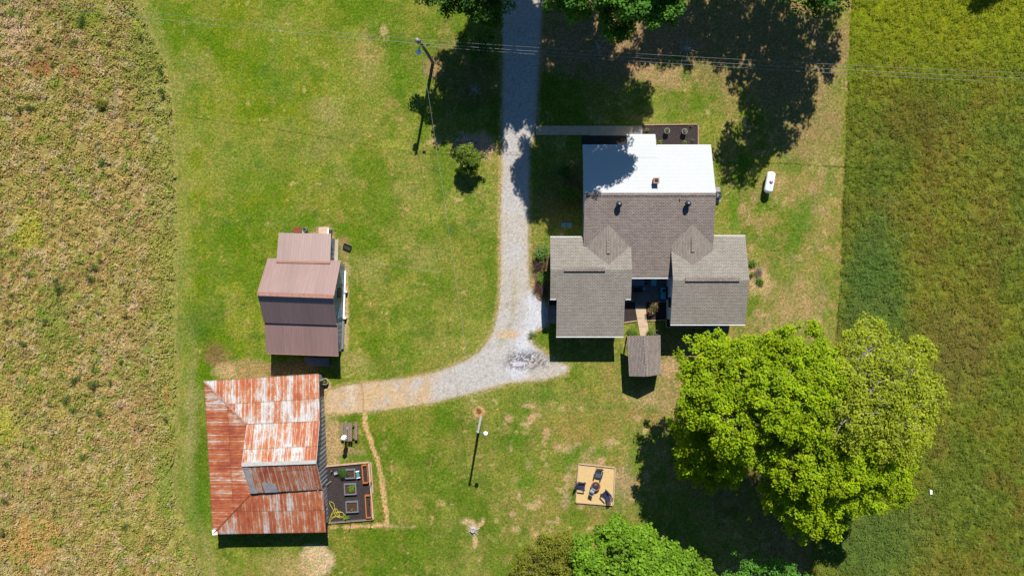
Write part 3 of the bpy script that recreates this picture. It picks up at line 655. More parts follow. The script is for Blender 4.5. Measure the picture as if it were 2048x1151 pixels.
tree('leafy_tree', 'green tree at the top edge right of the drive, above the white roof',
     [L(1222, 38, 44, 14.5), L(1288, 18, 48, 15), L(1330, 12, 34, 14.5), L(1160, -12, 44, 14), L(1105, -22, 30, 13.5), L(1250, -40, 70, 16.5), L(1180, -80, 66, 16), L(1310, -70, 66, 16),
      SH(1040, 60, 46, 15), SH(1050, 150, 50, 15), SH(1028, 215, 38, 15), SH(1115, 140, 55, 15), SH(1185, 165, 55, 15), SH(1238, 190, 44, 14.5), SH(1120, 225, 52, 15), SH(1195, 240, 50, 14.5), SH(1252, 238, 32, 14.5), SH(1130, 60, 40, 13),
      SH(1080, 180, 42, 15), SH(1150, 100, 52, 14.5), SH(1215, 120, 42, 14.5), SH(1272, 208, 24, 14.5), SH(1085, 25, 46, 15), SH(1150, 30, 46, 14.5), SH(1022, 110, 40, 15), SH(1022, 25, 40, 15), SH(1060, 215, 34, 15), SH(1150, 205, 46, 14.5),
      SH(1085, 300, 40, 15.5), SH(1130, 330, 40, 15.5), SH(1090, 370, 34, 16), SH(1135, 395, 28, 16), SH(1072, 420, 18, 16), SH(1200, 290, 26, 15.5), SH(1155, 270, 34, 15), SH(1050, 350, 18, 15.5), SH(1110, 285, 30, 15.5), SH(1145, 300, 30, 15.5), SH(1100, 335, 30, 15.5), SH(1140, 360, 26, 16), SH(1075, 330, 26, 15.5), SH(1180, 255, 30, 15)],
     (9.5, 29), .5, 48, .32, MID, W4, 'trees along the north edge', clumpvar=.45, sub=.7)
tree('leafy_tree', 'green tree left of the drive, its crown cut by the top edge',
     [L(905, -4, 40, 9), L(972, 8, 34, 9.5), L(862, -14, 24, 8), L(940, -40, 55, 10), L(985, 38, 16, 7),
      SH(935, 140, 48, 13.5), SH(975, 120, 40, 13.5), SH(914, 192, 30, 12.5), SH(955, 205, 46, 13.5), SH(965, 255, 36, 13), SH(925, 235, 32, 13), SH(985, 180, 30, 14), SH(884, 215, 12, 12.5),
      SH(962, 75, 40, 14), SH(985, 105, 36, 14), SH(988, 228, 30, 14), SH(988, 272, 20, 13), SH(893, 165, 14, 13), SH(905, 130, 28, 13), SH(930, 180, 36, 13), SH(1000, 30, 40, 14)],
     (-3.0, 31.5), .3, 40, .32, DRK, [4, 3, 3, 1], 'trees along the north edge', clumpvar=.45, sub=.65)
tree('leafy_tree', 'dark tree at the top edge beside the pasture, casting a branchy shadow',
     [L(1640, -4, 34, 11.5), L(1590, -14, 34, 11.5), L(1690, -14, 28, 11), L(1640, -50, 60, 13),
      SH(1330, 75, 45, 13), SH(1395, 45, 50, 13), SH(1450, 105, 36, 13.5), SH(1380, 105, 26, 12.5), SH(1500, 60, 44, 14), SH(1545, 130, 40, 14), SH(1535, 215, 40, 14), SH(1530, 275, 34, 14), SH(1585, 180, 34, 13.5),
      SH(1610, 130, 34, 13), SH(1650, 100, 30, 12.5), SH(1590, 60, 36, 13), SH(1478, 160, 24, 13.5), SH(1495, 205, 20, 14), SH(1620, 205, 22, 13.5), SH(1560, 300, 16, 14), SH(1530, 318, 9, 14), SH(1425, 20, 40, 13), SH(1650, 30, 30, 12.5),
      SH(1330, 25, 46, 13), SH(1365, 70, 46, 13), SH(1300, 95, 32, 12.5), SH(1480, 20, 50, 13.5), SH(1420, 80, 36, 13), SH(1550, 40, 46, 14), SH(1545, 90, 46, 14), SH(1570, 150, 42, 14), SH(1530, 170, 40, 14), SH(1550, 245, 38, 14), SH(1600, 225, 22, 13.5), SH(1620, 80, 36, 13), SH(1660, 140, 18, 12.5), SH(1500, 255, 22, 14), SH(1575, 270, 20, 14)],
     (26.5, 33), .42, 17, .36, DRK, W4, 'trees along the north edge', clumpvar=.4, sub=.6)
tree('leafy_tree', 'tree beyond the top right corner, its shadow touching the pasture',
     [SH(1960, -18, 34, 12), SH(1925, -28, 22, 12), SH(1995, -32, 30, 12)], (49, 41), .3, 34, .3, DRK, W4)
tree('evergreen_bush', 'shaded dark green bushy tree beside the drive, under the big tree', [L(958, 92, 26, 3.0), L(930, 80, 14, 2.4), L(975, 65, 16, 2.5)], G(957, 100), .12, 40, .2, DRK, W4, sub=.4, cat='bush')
sm = tree('small_tree', 'small lone tree with pale blossoms on the lawn left of the drive', [L(936, 315, 20, 2.2), L(929, 301, 11, 2.7), L(949, 320, 17, 1.9), L(934, 333, 13, 1.5), L(947, 310, 10, 1.8), L(937, 328, 19, 1.3), L(926, 318, 12, 1.4), L(938, 320, 15, .8)], G(939, 314), .08, 150, .15,
     [(.150, .230, .015), (.090, .165, .015), (.22, .28, .03), (.55, .52, .46)], [5, 4, 3, .3], sub=.3)

def bush(label, px, py, r, hz, pal, n=55, size=.12, wts=W4, name='shrub', group=None, sub=.26, cat='shrub'):
    p = G(px, py, 0); ls = [(p.x, p.y, hz * .55, r * .75)]
    for k in range(5):
        a = random.uniform(0, 6.28); ls.append((p.x + math.cos(a) * r * .5, p.y + math.sin(a) * r * .5, hz * random.uniform(.35, .65), r * random.uniform(.35, .55)))
    return tree(name, label, ls, (p.x, p.y), .04, n, size, pal, wts, group, sub=min(sub, r * .6), cat=cat, twig=.2)
BRG = [(.10, .045, .055), (.07, .03, .04), (.17, .08, .10), (.08, .09, .03)]
GRNB = [(.13, .26, .026), (.095, .20, .02), (.18, .31, .06), (.06, .13, .015)]
bush('green flowering shrub by the left wing wall, upper one with white flecks', 1087, 508, .92, 1.2, GRNB + [(.45, .42, .42)], 60, .13, [4, 3, 2, 2, .6])
bush('rounded green shrub by the left wing wall, lower one above the deck', 1084, 555, .75, 1.0, GRNB, 60, .12)
bush('dark burgundy shrub between the two green shrubs at the left wing', 1080, 533, .75, .8, BRG, 50, .1)
bush('dark burgundy shrub at the corner of the gravel, above the deck', 1081, 577, .85, .7, BRG, 46, .1)
bush('broad green shrub in tree shade beside the white roof', 1138, 390, .95, 1.2, GRNB, 60, .14, W4, sub=.35)
bush('dark shrub in tree shade above the broad green shrub', 1128, 345, .7, .9, DRK, 50, .13)
bush('bright green clump at the east wall, upper one', 1505, 526, .38, .4, GRNB, 60, .1)
bush('green clump below the grey bush at the east wall', 1519, 560, .4, .45, GRNB, 50, .1)
bush('bare grey-pink bush beside the east wall', 1515, 543, .5, .5, [(.30, .24, .22), (.24, .19, .18), (.36, .28, .27), (.18, .14, .13)], 60, .08)
bush('small green clump tight against the east wall', 1502, 549, .25, .4, GRNB, 40, .09)
bush('rose bush full of pink and red blossoms in the courtyard bed', 1304, 615, .62, 1.15, [(.10, .15, .03), (.07, .11, .03), (.45, .08, .09), (.62, .35, .34), (.14, .20, .05)], 60, .11, [4, 3, 2, 1.2, 2], 'rose_bush', cat='rose bush')
bush('bright green hosta row left of the path, above the small shelter', 1264, 666, .42, .4, [(.12, .24, .02), (.09, .19, .02), (.17, .28, .04), (.06, .12, .01)], 60, .12, name='leafy_plant', cat='plant')
bush('bright green plant right of the path, above the small shelter', 1300, 667, .34, .4, [(.12, .24, .02), (.09, .19, .02), (.17, .28, .04), (.06, .12, .01)], 60, .12, name='leafy_plant', cat='plant')
bush('small yellow flowering plant at the left end of the north bed', 1294, 260, .22, .3, [(.35, .28, .02), (.10, .18, .02), (.12, .2, .03), (.4, .3, .05)], 40, .08, name='leafy_plant', cat='plant')
bush('lime green plant at the porch corner of the north bed', 1318, 285, .25, .3, [(.20, .28, .03), (.14, .22, .02), (.24, .3, .06), (.1, .15, .01)], 40, .09, name='leafy_plant', cat='plant')
bush('lime green plant by the gutter in the north bed, below the right pot', 1370, 286, .27, .3, [(.20, .28, .03), (.14, .22, .02), (.24, .3, .06), (.1, .15, .01)], 40, .09, name='leafy_plant', cat='plant')
bush('faint green plant at the upper right of the north bed', 1381, 252, .2, .2, OLV, 30, .08, name='leafy_plant', cat='plant')
bush('sparse olive plant at the lower right of the north bed', 1385, 281, .2, .2, OLV, 20, .08, name='leafy_plant', cat='plant')
bush('thin bush straggling over the gravel edge below the deck', 1064, 668, .5, .5, GRNB, 14, .1)
bush('leafy vegetable plants in the upper raised bed, spilling over its left side', 687, 944, .42, .75, [(.07, .15, .03), (.05, .11, .025), (.1, .18, .05), (.04, .08, .02)], 60, .12, name='vegetable_plant', cat='plant')
bush('lime green lettuces on the right of the middle raised bed', 707, 974, .33, .45, [(.20, .33, .02), (.16, .28, .02), (.24, .36, .05), (.1, .2, .02)], 60, .12, name='vegetable_plant', cat='plant')
bush('small green seedlings in the lower raised bed', 705, 1016, .2, .35, GRNB, 30, .08, name='vegetable_plant', cat='plant')
bush('bright yellow-green plant at the south edge of the garden, beside the hose', 693, 1033, .28, .35, [(.20, .33, .02), (.16, .28, .02), (.24, .36, .05), (.1, .2, .02)], 60, .1, name='vegetable_plant', cat='plant')
bush('yellow-green bush standing alone in the meadow', 207, 207, .55, .7, [(.20, .20, .015), (.16, .17, .012), (.24, .22, .03), (.1, .12, .01)], 60, .12)
# weeds in the meadow
p0 = G(190, 535, 0)
weed = tree('weed_clump', 'leafy green weed clump standing up out of the dry meadow', [(p0.x, p0.y, .3, .34), (p0.x + .25, p0.y - .1, .25, .25), (p0.x - .2, p0.y + .2, .2, .22)], (p0.x, p0.y), .03, 30, .12,
            [(.080, .150, .020), (.060, .115, .018), (.11, .18, .03), (.05, .09, .015)], W4, 'green weed clumps in the meadow', sub=.22, cat='weed')
for i, (px, py, s_) in enumerate([(165, 40, 1.3), (130, 48, .7), (150, 85, 1.2), (105, 130, .7), (45, 30, .8), (85, 98, 1), (286, 84, .6), (219, 90, .8), (283, 75, .8), (65, 215, 1.1), (40, 220, .9), (160, 205, .7), (193, 290, .6), (205, 325, .9),
                                  (118, 575, 1.4), (115, 560, .9), (180, 555, 1.2), (205, 520, .8), (60, 550, .7), (25, 590, .8), (95, 640, .8), (170, 665, .8), (20, 640, .9), (50, 685, 1), (155, 755, 1.2), (188, 768, 1.4), (188, 738, .7), (135, 795, 1.2), (147, 820, .9), (200, 825, 1),
                                  (243, 722, .6), (297, 738, .6), (225, 765, .8), (65, 893, .6), (20, 925, .9), (15, 1000, .9), (165, 915, .7), (335, 838, .8), (330, 190, 1.2), (325, 145, 1), (10, 1065, 1.1), (110, 1020, .7), (255, 630, .7), (230, 480, .6), (310, 300, .6), (250, 1050, .7)]):
    copy_tree(weed, G(px, py, 0), random.uniform(0, 6), None, s_ * .95)

# standing grass of the two fields
def field_tufts(name, n, xr, msk_fn, colfn, hgt, size, bright, seed, asp, hue):
    x = RNG.uniform(xr[0], xr[1], n); y = RNG.uniform(-31, 31, n); px = 1024 + 20 * x; py = 575.5 - 20 * y
    ok = msk_fn(px, py); den = fbm(x / .55, y / .55, seed, 4, .6); ok &= RNG.random(n) < sst(.22, .55, den)
    x, y, px, py, den = x[ok], y[ok], px[ok], py[ok], den[ok]; n = len(x)
    col = colfn(px, py) * np.clip(RNG.normal(bright, .2, (n, 1)), .4, 2.2); hh = RNG.normal(0, 1, n)
    col[:, 0] *= np.clip(1 + hh * hue, .5, 1.6); col[:, 2] *= np.clip(1 + hh * hue * 1.2, .4, 1.8)
    top = hgt * sst(.3, .7, den); z = .03 + top * RNG.uniform(.35, 1, n)
    Nr = RNG.normal(size=(n, 3)) * .45 + np.array([0, .15, 1.0])
    o = leaf_mesh(name, np.c_[x, y, z], Nr, RNG.uniform(.6, 1.4, n) * size, np.clip(col, .004, .75), M['grassleaf'], None, asp, .1); o['kind'] = 'stuff'; return o
tag(field_tufts('meadow_grass', 260000, (-53, -31), lambda a, b_: a + (fbm(a / 16, b_ / 16, 901, 4, .7) - .5) * 34 < bx_(MEADOW, b_) - 1, meadow_color, .25, .14, 1.68, 411, .7, .12), 'tall dry grass and weeds of the unmown meadow on the left', 'grass')
tag(field_tufts('pasture_grass', 330000, (29, 53), lambda a, b_: a + (fbm(a / 12, b_ / 12, 911, 4, .7) - .5) * 10 > bx_(PASTURE, b_) + 2, pasture_color, .30, .13, 1.55, 421, .38, .10), 'long green grass of the pasture on the right', 'grass')

# ------------------------------------------------------------------ house
H0 = Vector((12, 4, 0))
house = thing('house', 'single-storey white house with one white and several grey-brown shingle slopes', 'house', H0)
def hb(mb, name, mat, parent=house, label=None, **k): return mb.build(name, M[mat], parent, label, off=H0 if parent is not None else (0, 0, 0), **k)
def gable_walls(x0, x1, y0, y1, he0, he1, yr, hr):     # ridge along x; he0 at y0 (south), he1 at y1
    b = MB(); prof = [(y0, 0), (y1, 0), (y1, he1), (yr, hr), (y0, he0)]
    vs = [(x0, p[0], p[1]) for p in prof] + [(x1, p[0], p[1]) for p in prof]; n = 5
    b.add(vs, [tuple(range(n)), tuple(range(2 * n - 1, n - 1, -1))] + [(i, (i + 1) % n, n + (i + 1) % n, n + i) for i in range(n)]); return b
sS = .187
mainS = lambda y: 4.65 - sS * (8.75 - y)
hb(gable_walls(7.1, 18.7, 1.9, 13.2, 3.1, 2.95, 8.75, 4.42), 'wall', 'siding')
hb(gable_walls(3.95, 10.95, -.7, 4.5, 3.35, 3.35, 1.67, 3.98), 'wall', 'siding')
b = MB(); b.prism([(4.55, -4.25), (10.4, -4.25), (10.4, -.6), (4.55, -.6)], 0, 2.72); hb(b, 'wall', 'siding')
hb(gable_walls(15.42, 21.9, -3.05, 4.55, 3.3, 3.3, .725, 4.24), 'wall', 'siding')
b = MB(); b.prism([(11.35, 12.9), (13.5, 12.9), (13.5, 14.3), (11.35, 14.3)], 0, 2.6); hb(b, 'wall', 'siding')
# roofs
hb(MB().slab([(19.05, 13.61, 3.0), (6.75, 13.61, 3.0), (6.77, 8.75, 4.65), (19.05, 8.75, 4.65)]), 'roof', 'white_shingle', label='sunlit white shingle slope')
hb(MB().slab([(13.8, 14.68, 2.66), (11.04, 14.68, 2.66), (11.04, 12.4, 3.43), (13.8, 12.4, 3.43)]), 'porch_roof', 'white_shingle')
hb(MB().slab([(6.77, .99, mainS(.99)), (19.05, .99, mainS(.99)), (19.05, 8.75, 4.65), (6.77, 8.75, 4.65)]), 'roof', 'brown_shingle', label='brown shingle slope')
wl = lambda y: 4.25 - .23 * abs(y - 1.67)
hb(MB().slab([(11.28, 4.8, wl(4.8)), (3.62, 4.8, wl(4.8)), (3.62, 1.67, 4.25), (11.28, 1.67, 4.25)]), 'roof', 'grey_shingle', label='grey shingle slope of the left wing')
b = MB(); b.slab([(3.62, -1.02, wl(-1.02)), (4.24, -1.02, wl(-1.02)), (4.24, -4.63, wl(-4.63)), (10.7, -4.63, wl(-4.63)), (10.7, -1.02, wl(-1.02)), (11.28, -1.02, wl(-1.02)), (11.28, 1.67, 4.25), (3.62, 1.67, 4.25)])
hb(b, 'roof', 'grey_shingle', label='grey shingle slope of the left wing')
wr = lambda y: 4.5 - .263 * abs(y - .725)
hb(MB().slab([(22.2, 4.92, wr(4.92)), (15.07, 4.92, wr(4.92)), (15.07, .725, 4.5), (22.2, .725, 4.5)]), 'roof', 'grey_shingle', label='grey shingle slope of the right wing')
hb(MB().slab([(15.07, -3.45, wr(-3.45)), (22.2, -3.45, wr(-3.45)), (22.2, .725, 4.5), (15.07, .725, 4.5)]), 'roof', 'grey_shingle', label='grey shingle slope of the right wing')
for xr, xa, xb, ys in ((9.07, 6.78, 11.27, 1.8), (17.03, 15.08, 19.04, 1.0)):
    hb(MB().slab([(xa, 6.4, 4.13 - .185 * (xr - xa)), (xa, ys, 4.13 - .185 * (xr - xa)), (xr, ys, 4.13), (xr, 6.4, 4.13)], .1), 'cross_roof', 'cross_shingle')
    hb(MB().slab([(xb, ys, 4.13 - .185 * (xb - xr)), (xb, 6.4, 4.13 - .185 * (xb - xr)), (xr, 6.4, 4.13), (xr, ys, 4.13)], .1), 'cross_roof', 'cross_shingle')
# ridge caps and vents
def capbox(x0, x1, y0, y1, z, t): return MB().slab([(x0, y0, z), (x1, y0, z), (x1, y1, z), (x0, y1, z)], t)
hb(capbox(6.78, 19.04, 8.58, 8.87, 4.685, .05), 'ridge_cap', 'brown_shingle')
for (x0, x1, y, h) in ((4.9, 8.75, 1.72, 4.27), (16.2, 21.3, .78, 4.52)):
    hb(capbox(x0, x1, y - .16, y + .16, h + .09, .12), 'ridge_vent', 'brown_shingle')
for (x, y) in ((9.07, 3.9), (17.03, 4.05)):
    hb(capbox(x - .17, x + .17, y - .67, y + .67, 4.22, .1), 'ridge_vent', 'brown_shingle')
# gutters
def gut(x0, x1, y, z):
    b = MB(); b.box(((x0 + x1) / 2, y, z - .06), (x1 - x0, .085, .1))
    hb(b, 'gutter', 'gutter')
gut(3.62, 6.6, 4.86, wl(4.8)); gut(19.1, 22.2, 4.98, wr(4.92)); gut(15.07, 22.2, -3.52, wr(-3.45)); gut(4.24, 10.7, -4.70, wl(-4.63)); gut(3.62, 4.18, -1.09, wl(-1.02)); gut(10.76, 11.28, -1.09, wl(-1.02)); gut(11.3, 15.0, .92, mainS(.99))
gut(6.75, 10.98, 13.67, 2.97); gut(13.86, 19.05, 13.67, 2.97); gut(11.04, 13.8, 14.74, 2.63)
# gable fascia boards
for x, ya, za, yb, zb in ((6.80, 13.5, 2.86, 8.75, 4.48), (19.0, 13.5, 2.86, 8.75, 4.48), (22.16, 4.8, wr(4.92) - .16, .72, 4.32), (22.16, .72, 4.32, -3.38, wr(-3.45) - .16), (15.1, .7, 4.32, -3.35, wr(-3.45) - .16), (3.66, 4.7, wl(4.8) - .16, 1.67, 4.08), (3.66, 1.67, 4.08, -.95, wl(-1.02) - .16)):
    b = MB(); b.bar((x, ya, za), (x, yb, zb), .05, .14); hb(b, 'fascia', 'trim')
# windows and doors on the walls
def win(x, y, z, wx, wz, face):    # face: 'x-','x+','y-','y+'
    b = MB(); g = MB(); t = .05
    if face[0] == 'x':
        s_ = -1 if face[1] == '-' else 1; b.box((x + s_ * t / 2, y, z), (t, wx + .14, wz + .14)); g.box((x + s_ * (t + .008), y, z), (.015, wx, wz))
    else:
        s_ = -1 if face[1] == '-' else 1; b.box((x, y + s_ * t / 2, z), (wx + .14, t, wz + .14)); g.box((x, y + s_ * (t + .008), z), (wx, .015, wz))
    f = hb(b, 'window', 'trim'); g.build('pane', M['darkmetal'], f, off=H0)
for y in (11.5, 6.8): win(7.1, y, 1.6, .9, 1.2, 'x-')
for y in (11, 7): win(18.7, y, 1.6, .9, 1.2, 'x+')
for y in (3, -1.5): win(21.9, y, 1.7, .9, 1.2, 'x+')
for x in (6.0, 8.8): win(x, -4.25, 1.6, 1.0, 1.1, 'y-')
for x in (17, 20): win(x, -3.05, 1.7, 1.0, 1.2, 'y-')
for x in (8.5, 16): win(x, 13.2, 1.6, 1.0, 1.2, 'y+')
win(15.42, -1.4, 1.8, 1.0, 1.2, 'x-'); win(12.3, 1.9, 1.7, 1.2, 1.2, 'y-')
b = MB(); b.box((13.9, 1.87, 1.05), (.9, .06, 2.1)); dr = hb(b, 'door', 'trim'); b = MB(); b.ell((13.6, 1.8, 1.0), (.04, .04, .04), 8, 5); b.build('handle', M['galv'], dr, off=H0)
b = MB(); b.box((12.4, 14.33, 1.05), (.9, .06, 2.1)); dr = hb(b, 'door', 'trim'); b = MB(); b.ell((12.1, 14.4, 1.0), (.04, .04, .04), 8, 5); b.build('handle', M['galv'], dr, off=H0)
# chimney, round vents, pipes
p = G(1311.5, 362, 4.6)
b = MB(); b.box((p.x, p.y, 4.45), (.46, .46, .8)); ch = hb(b, 'chimney', 'brick')
b = MB()
for dx, dy, sx_, sy_ in ((0, .22, .54, .1), (0, -.22, .54, .1), (.22, 0, .1, .34), (-.22, 0, .1, .34)): b.box((p.x + dx, p.y + dy, 4.88), (sx_, sy_, .08))
b.build('cap', M['pinkbrick'], ch, off=H0)
b = MB(); b.box((p.x, p.y, 4.865), (.3, .3, .03)); b.build('flue', M['black'], ch, off=H0)
for px, py in ((1238.5, 408), (1376.5, 407)):
    p = G(px, py, 5.0); z = mainS(p.y)
    b = MB(); b.lathe((p.x, p.y, z - .1), [(.15, 0), (.15, .4), (.26, .42), (.30, .58), (.24, .74), (.10, .82), (.02, .84)], 18); v = hb(b, 'roof_vent', 'darkmetal', smooth=True)
    b = MB(); b.lathe((p.x, p.y, z + .735), [(.12, 0), (.11, .05), (.02, .07)], 14); b.build('cap', M['galv'], v, smooth=True, off=H0)
p = G(1360.5, 397, 4.7); b = MB(); b.cyl((p.x, p.y, 4.3), .05, .05, .5, 10); hb(b, 'vent_pipe', 'galv')

# ------------------------------------------------------------------ brown metal workshop
W0 = G(610, 590, 0)
shop = thing('workshop', 'weathered workshop with brown ribbed metal roof in four slopes, left of the drive', 'shed', W0)
def wb(mb, name, mat, parent=None, label=None, **k): return mb.build(name, M[mat], parent or shop, label, off=W0, **k)
def ribs(b, P, n, h=.03, wd=.035):
    a0, a1, r1, r0 = [Vector(p) for p in P]
    for i in range(n + 1):
        t = i / n; p = a0.lerp(a1, t); q = r0.lerp(r1, t); b.bar(p + Vector((0, 0, h / 2 - .005)), q + Vector((0, 0, h / 2 - .005)), wd, h)
def mroof(P, n, label):
    r = wb(MB().slab(P, .07), 'roof', 'brown_metal', label=label); b = MB(); ribs(b, P, n); wb(b, 'rib', 'brown_metal', r)
NL, NR, RL, RR = G(537, 516, 3.05), G(681, 521, 3.15), G(515, 587, 5.5), G(667, 592.5, 5.5)
SL, SR = G(529, 645, 3.55), G(673, 650, 3.55)
mroof([NR, NL, RL, RR], 28, 'steep sunlit main slope'); mroof([SL, SR, RR, RL], 28, 'steep shaded main slope')
A, B_, Cc_, D_ = G(662, 467, 2.6), G(558, 465.5, 2.6), G(553, 523, 3.4), G(660, 525, 3.42)
mroof([A, B_, Cc_, D_], 20, 'lower lean-to roof at the top'); E1, E2, E3, E4 = G(532.5, 706, 2.6), G(677, 711, 2.65), G(674.5, 647, 3.42), G(530, 642, 3.42)
mroof([E1, E2, E3, E4], 28, 'lower lean-to roof at the bottom')
b = MB(); b.bar(RL + Vector((0, 0, .04)), RR + Vector((0, 0, .04)), .36, .06); wb(b, 'ridge_cap', 'copper')
for q0, q1 in ((Cc_ + Vector((0, 0, .05)), D_ + Vector((0, 0, .05))), (E4 + Vector((0, -.05, .04)), E3 + Vector((0, -.05, .04)))): b = MB(); b.bar(q0, q1, .2, .04); wb(b, 'flashing', 'copper')
for q0, q1 in ((E1 + Vector((0, -.03, -.03)), E2 + Vector((0, -.03, -.03))), (RL + Vector((-.02, 0, 0)), NL + Vector((-.02, 0, 0))), (RR + Vector((.02, 0, 0)), NR + Vector((.02, 0, 0)))): b = MB(); b.bar(q0, q1, .05, .1); wb(b, 'edge_trim', 'copper')
# walls follow the slightly turned plan
ux = (RR - RL); ux.z = 0; ux.normalize(); uy = Vector((-ux.y, ux.x, 0))
def wallprism(pa, pb, ya, ha, yb_, hb_, extra=None):  # section across uy swept along ux
    prof = [(ya, 0), (yb_, 0), (yb_, hb_)] + ([extra] if extra else []) + [(ya, ha)]
    o_ = Vector((RL.x, RL.y, 0)); vs = []
    for t in (pa, pb):
        vs += [o_ + ux * t + uy * y + Vector((0, 0, z)) for y, z in prof]
    n = len(prof); b = MB(); b.add(vs, [tuple(range(n)), tuple(range(2 * n - 1, n - 1, -1))] + [(i, (i + 1) % n, n + (i + 1) % n, n + i) for i in range(n)]); return b
Lx = (RR - RL).dot(ux)
wb(wallprism(.35, Lx - .38, -2.6, 3.55, 3.15, 3.15, (0, 5.35)), 'wall', 'shedboard')
wb(wallprism(.35, Lx - .38, -5.5, 2.55, -2.63, 3.2), 'wall', 'shedboard')
wb(wallprism(1.5, Lx - 1.4, 3.18, 3.0, 5.6, 2.5), 'wall', 'shedboard')
# openings and boards on the east wall
o_ = Vector((RL.x, RL.y, 0)) + ux * (Lx - .38)
b = MB(); b.box(o_ + uy * .3 + Vector((.03, 0, 1.9)), (.06, 1.0, 1.5), math.atan2(ux.y, ux.x)); wb(b, 'loft_door', 'black')
b = MB(); b.box(o_ + uy * -1.7 + Vector((.03, 0, 1.1)), (.06, .9, 2.1), math.atan2(ux.y, ux.x)); dr = wb(b, 'door', 'slateblue')
b = MB(); b.ell(o_ + uy * -1.4 + Vector((.09, 0, 1.0)), (.04, .04, .04), 8, 5); wb(b, 'handle', 'galv', dr)
b = MB(); b.bar(o_ + uy * 2.5 + Vector((.16, 0, .35)), o_ + uy * -2.3 + Vector((.16, 0, .35)), .14, .08)
b.box(o_ + uy * .4 + Vector((.28, 0, .3)), (.3, .18, .5)); b.box(o_ + uy * -2.2 + Vector((.28, 0, .3)), (.3, .18, .5)); wb(b, 'side_rail', 'trim')
b = MB(); b.bar(o_ + uy * -2.5 + Vector((.12, 0, .28)), o_ + uy * -5.3 + Vector((.12, 0, .28)), .2, .06); wb(b, 'base_board', 'galv')
# ramp
R0 = G(668, 500, 0)
rm = thing('wooden_ramp', 'pale plank ramp with a handrail along the top right of the workshop', 'ramp', R0)
b = MB()
for i in range(10): b.box((0, .95 - i * .21, .14 + i * .012), (.95, .19, .04))
b.build('planks', M['paleplank'], rm)
b = MB(); b.tube([(.08, 1.0, .95), (.06, -.9, 1.05)], .025, 6)
for y in (1.0, .05, -.9): b.tube([(.08, y, 0), (.08, y, .97)], .03, 6)
b.build('handrail', M['darkmetal'], rm)
b = MB(); b.box((-.2, -.85, .24), (.42, .42, .1)); single(b, 'doormat', M['black'], 'black square mat at the bottom of the pale ramp', 'mat', R0 + Vector((.0, 0, .05)))
p = G(648, 461, 0); b = MB(); b.box((0, -.3, .05), (1.05, 1.3, .1)); single(b, 'concrete_pad', M['concrete'], 'pale concrete pad at the top right corner of the workshop', 'pad', p)
p = G(660, 461.5, 0); t = thing('bench_box', 'narrow white-topped box at the right end of the concrete pad', 'box', p)
b = MB(); b.box((-.1, -.15, .2), (.12, .62, .4)); b.build('side', M['white'], t); b = MB(); b.box((.12, -.15, .18), (.25, .5, .3)); b.build('body', M['darkmetal'], t)
p = G(594, 459.5, .2); b = MB(); b.box((0, 0, .1), (.85, .55, .05), .03, .08)
for i in range(5): b.box((-.36 + i * .18, 0, .14), (.03, .5, .03), .03, .08)
b.box((-.35, 0, .04), (.06, .5, .1)); b.box((.35, 0, .04), (.06, .5, .1)); single(b, 'rusty_sheet', M['rust'], 'rusty orange corrugated sheet on the grass above the workshop', 'metal sheet', p - Vector((0, 0, .2)))
p = G(612, 459.5, 0); t = thing('metal_drum', 'small grey drum with open black mouth above the workshop roof', 'drum', p)
b = MB(); b.lathe((0, 0, 0), [(.2, 0), (.22, .3), (.2, .6), (.17, .6), (.17, .5)], 16); b.build('body', M['galv'], t, smooth=True)
b = MB(); b.cyl((0, 0, .5), .165, .165, .02, 16); b.build('opening', M['black'], t); b = MB(); b.box((-.12, -.22, .3), (.2, .2, .3), .4); b.build('flap', M['white'], t)
p = G(695, 494, 0); t = thing('black_crate', 'black crate lying on the lawn right of the ramp', 'crate', p, math.radians(-24))
b = MB(); b.box((0, 0, .06), (.8, .5, .06)); b.build('base', M['black'], t); b = MB()
for x in (-.39, .39): b.box((x, 0, .15), (.03, .5, .14))
for y in (-.24, .24): b.box((0, y, .15), (.75, .03, .14))
b.build('side', M['darkmetal'], t)
p = G(636, 722, 0); b = MB(); b.prism([(-1.3, .45), (1.15, .35), (1.2, -.5), (-.85, -.4), (-1.2, .0)], .25, .33); b.box((-.6, 0, .12), (.1, .6, .25)); b.box((.8, 0, .12), (.1, .6, .25))
single(b, 'work_slab', M['slab'], 'grey board table in the shadow between workshop and rusty barn', 'table', p)

# ------------------------------------------------------------------ rusty barn
B0 = G(535, 910, 0)
barn = thing('barn', 'old grey board barn under a rust-streaked tin roof with a raised gable', 'barn', B0)
def bb(mb, name, mat, parent=None, label=None, **k): return mb.build(name, M[mat] if isinstance(mat, str) else mat, parent or barn, label, off=B0, **k)
nW, nE, sE, sW = G(407.7, 761, 2.3), G(637.8, 746.5, 2.3), G(652.3, 1063.8, 2.25), G(425.4, 1067.6, 2.25)
iNW, iNE, iSE, iSW = G(493, 847, 3.15), G(639.3, 841, 3.15), G(646, 977, 3.3), G(500, 988, 3.1)
bb(MB().slab([nE, nW, iNW, iNE], .06), 'roof', 'rustN', label='rust and bare tin slope at the top')
bb(MB().slab([nW, sW, iSW, iNW], .06), 'roof', 'rustW', label='rust-red slope on the left')
bb(MB().slab([sW, sE, iSE, iSW], .06), 'roof', 'rustS', label='rust-red slope at the bottom')
uNW, uNE, uRW, uRE, uSW, uSE = G(494, 847.5, 3.22), G(639.3, 841.2, 3.22), G(483.5, 929.5, 4.75), G(632.5, 924, 4.75), G(501.5, 986, 3.42), G(644.8, 978, 3.44)
bb(MB().slab([uNE, uNW, uRW, uRE], .06), 'gable_roof', 'rustT', label='sunlit slope of the raised gable, half bare tin')
bb(MB().slab([uSW, uSE, uRE, uRW], .06), 'gable_roof', 'rustB', label='lower slope of the raised gable')
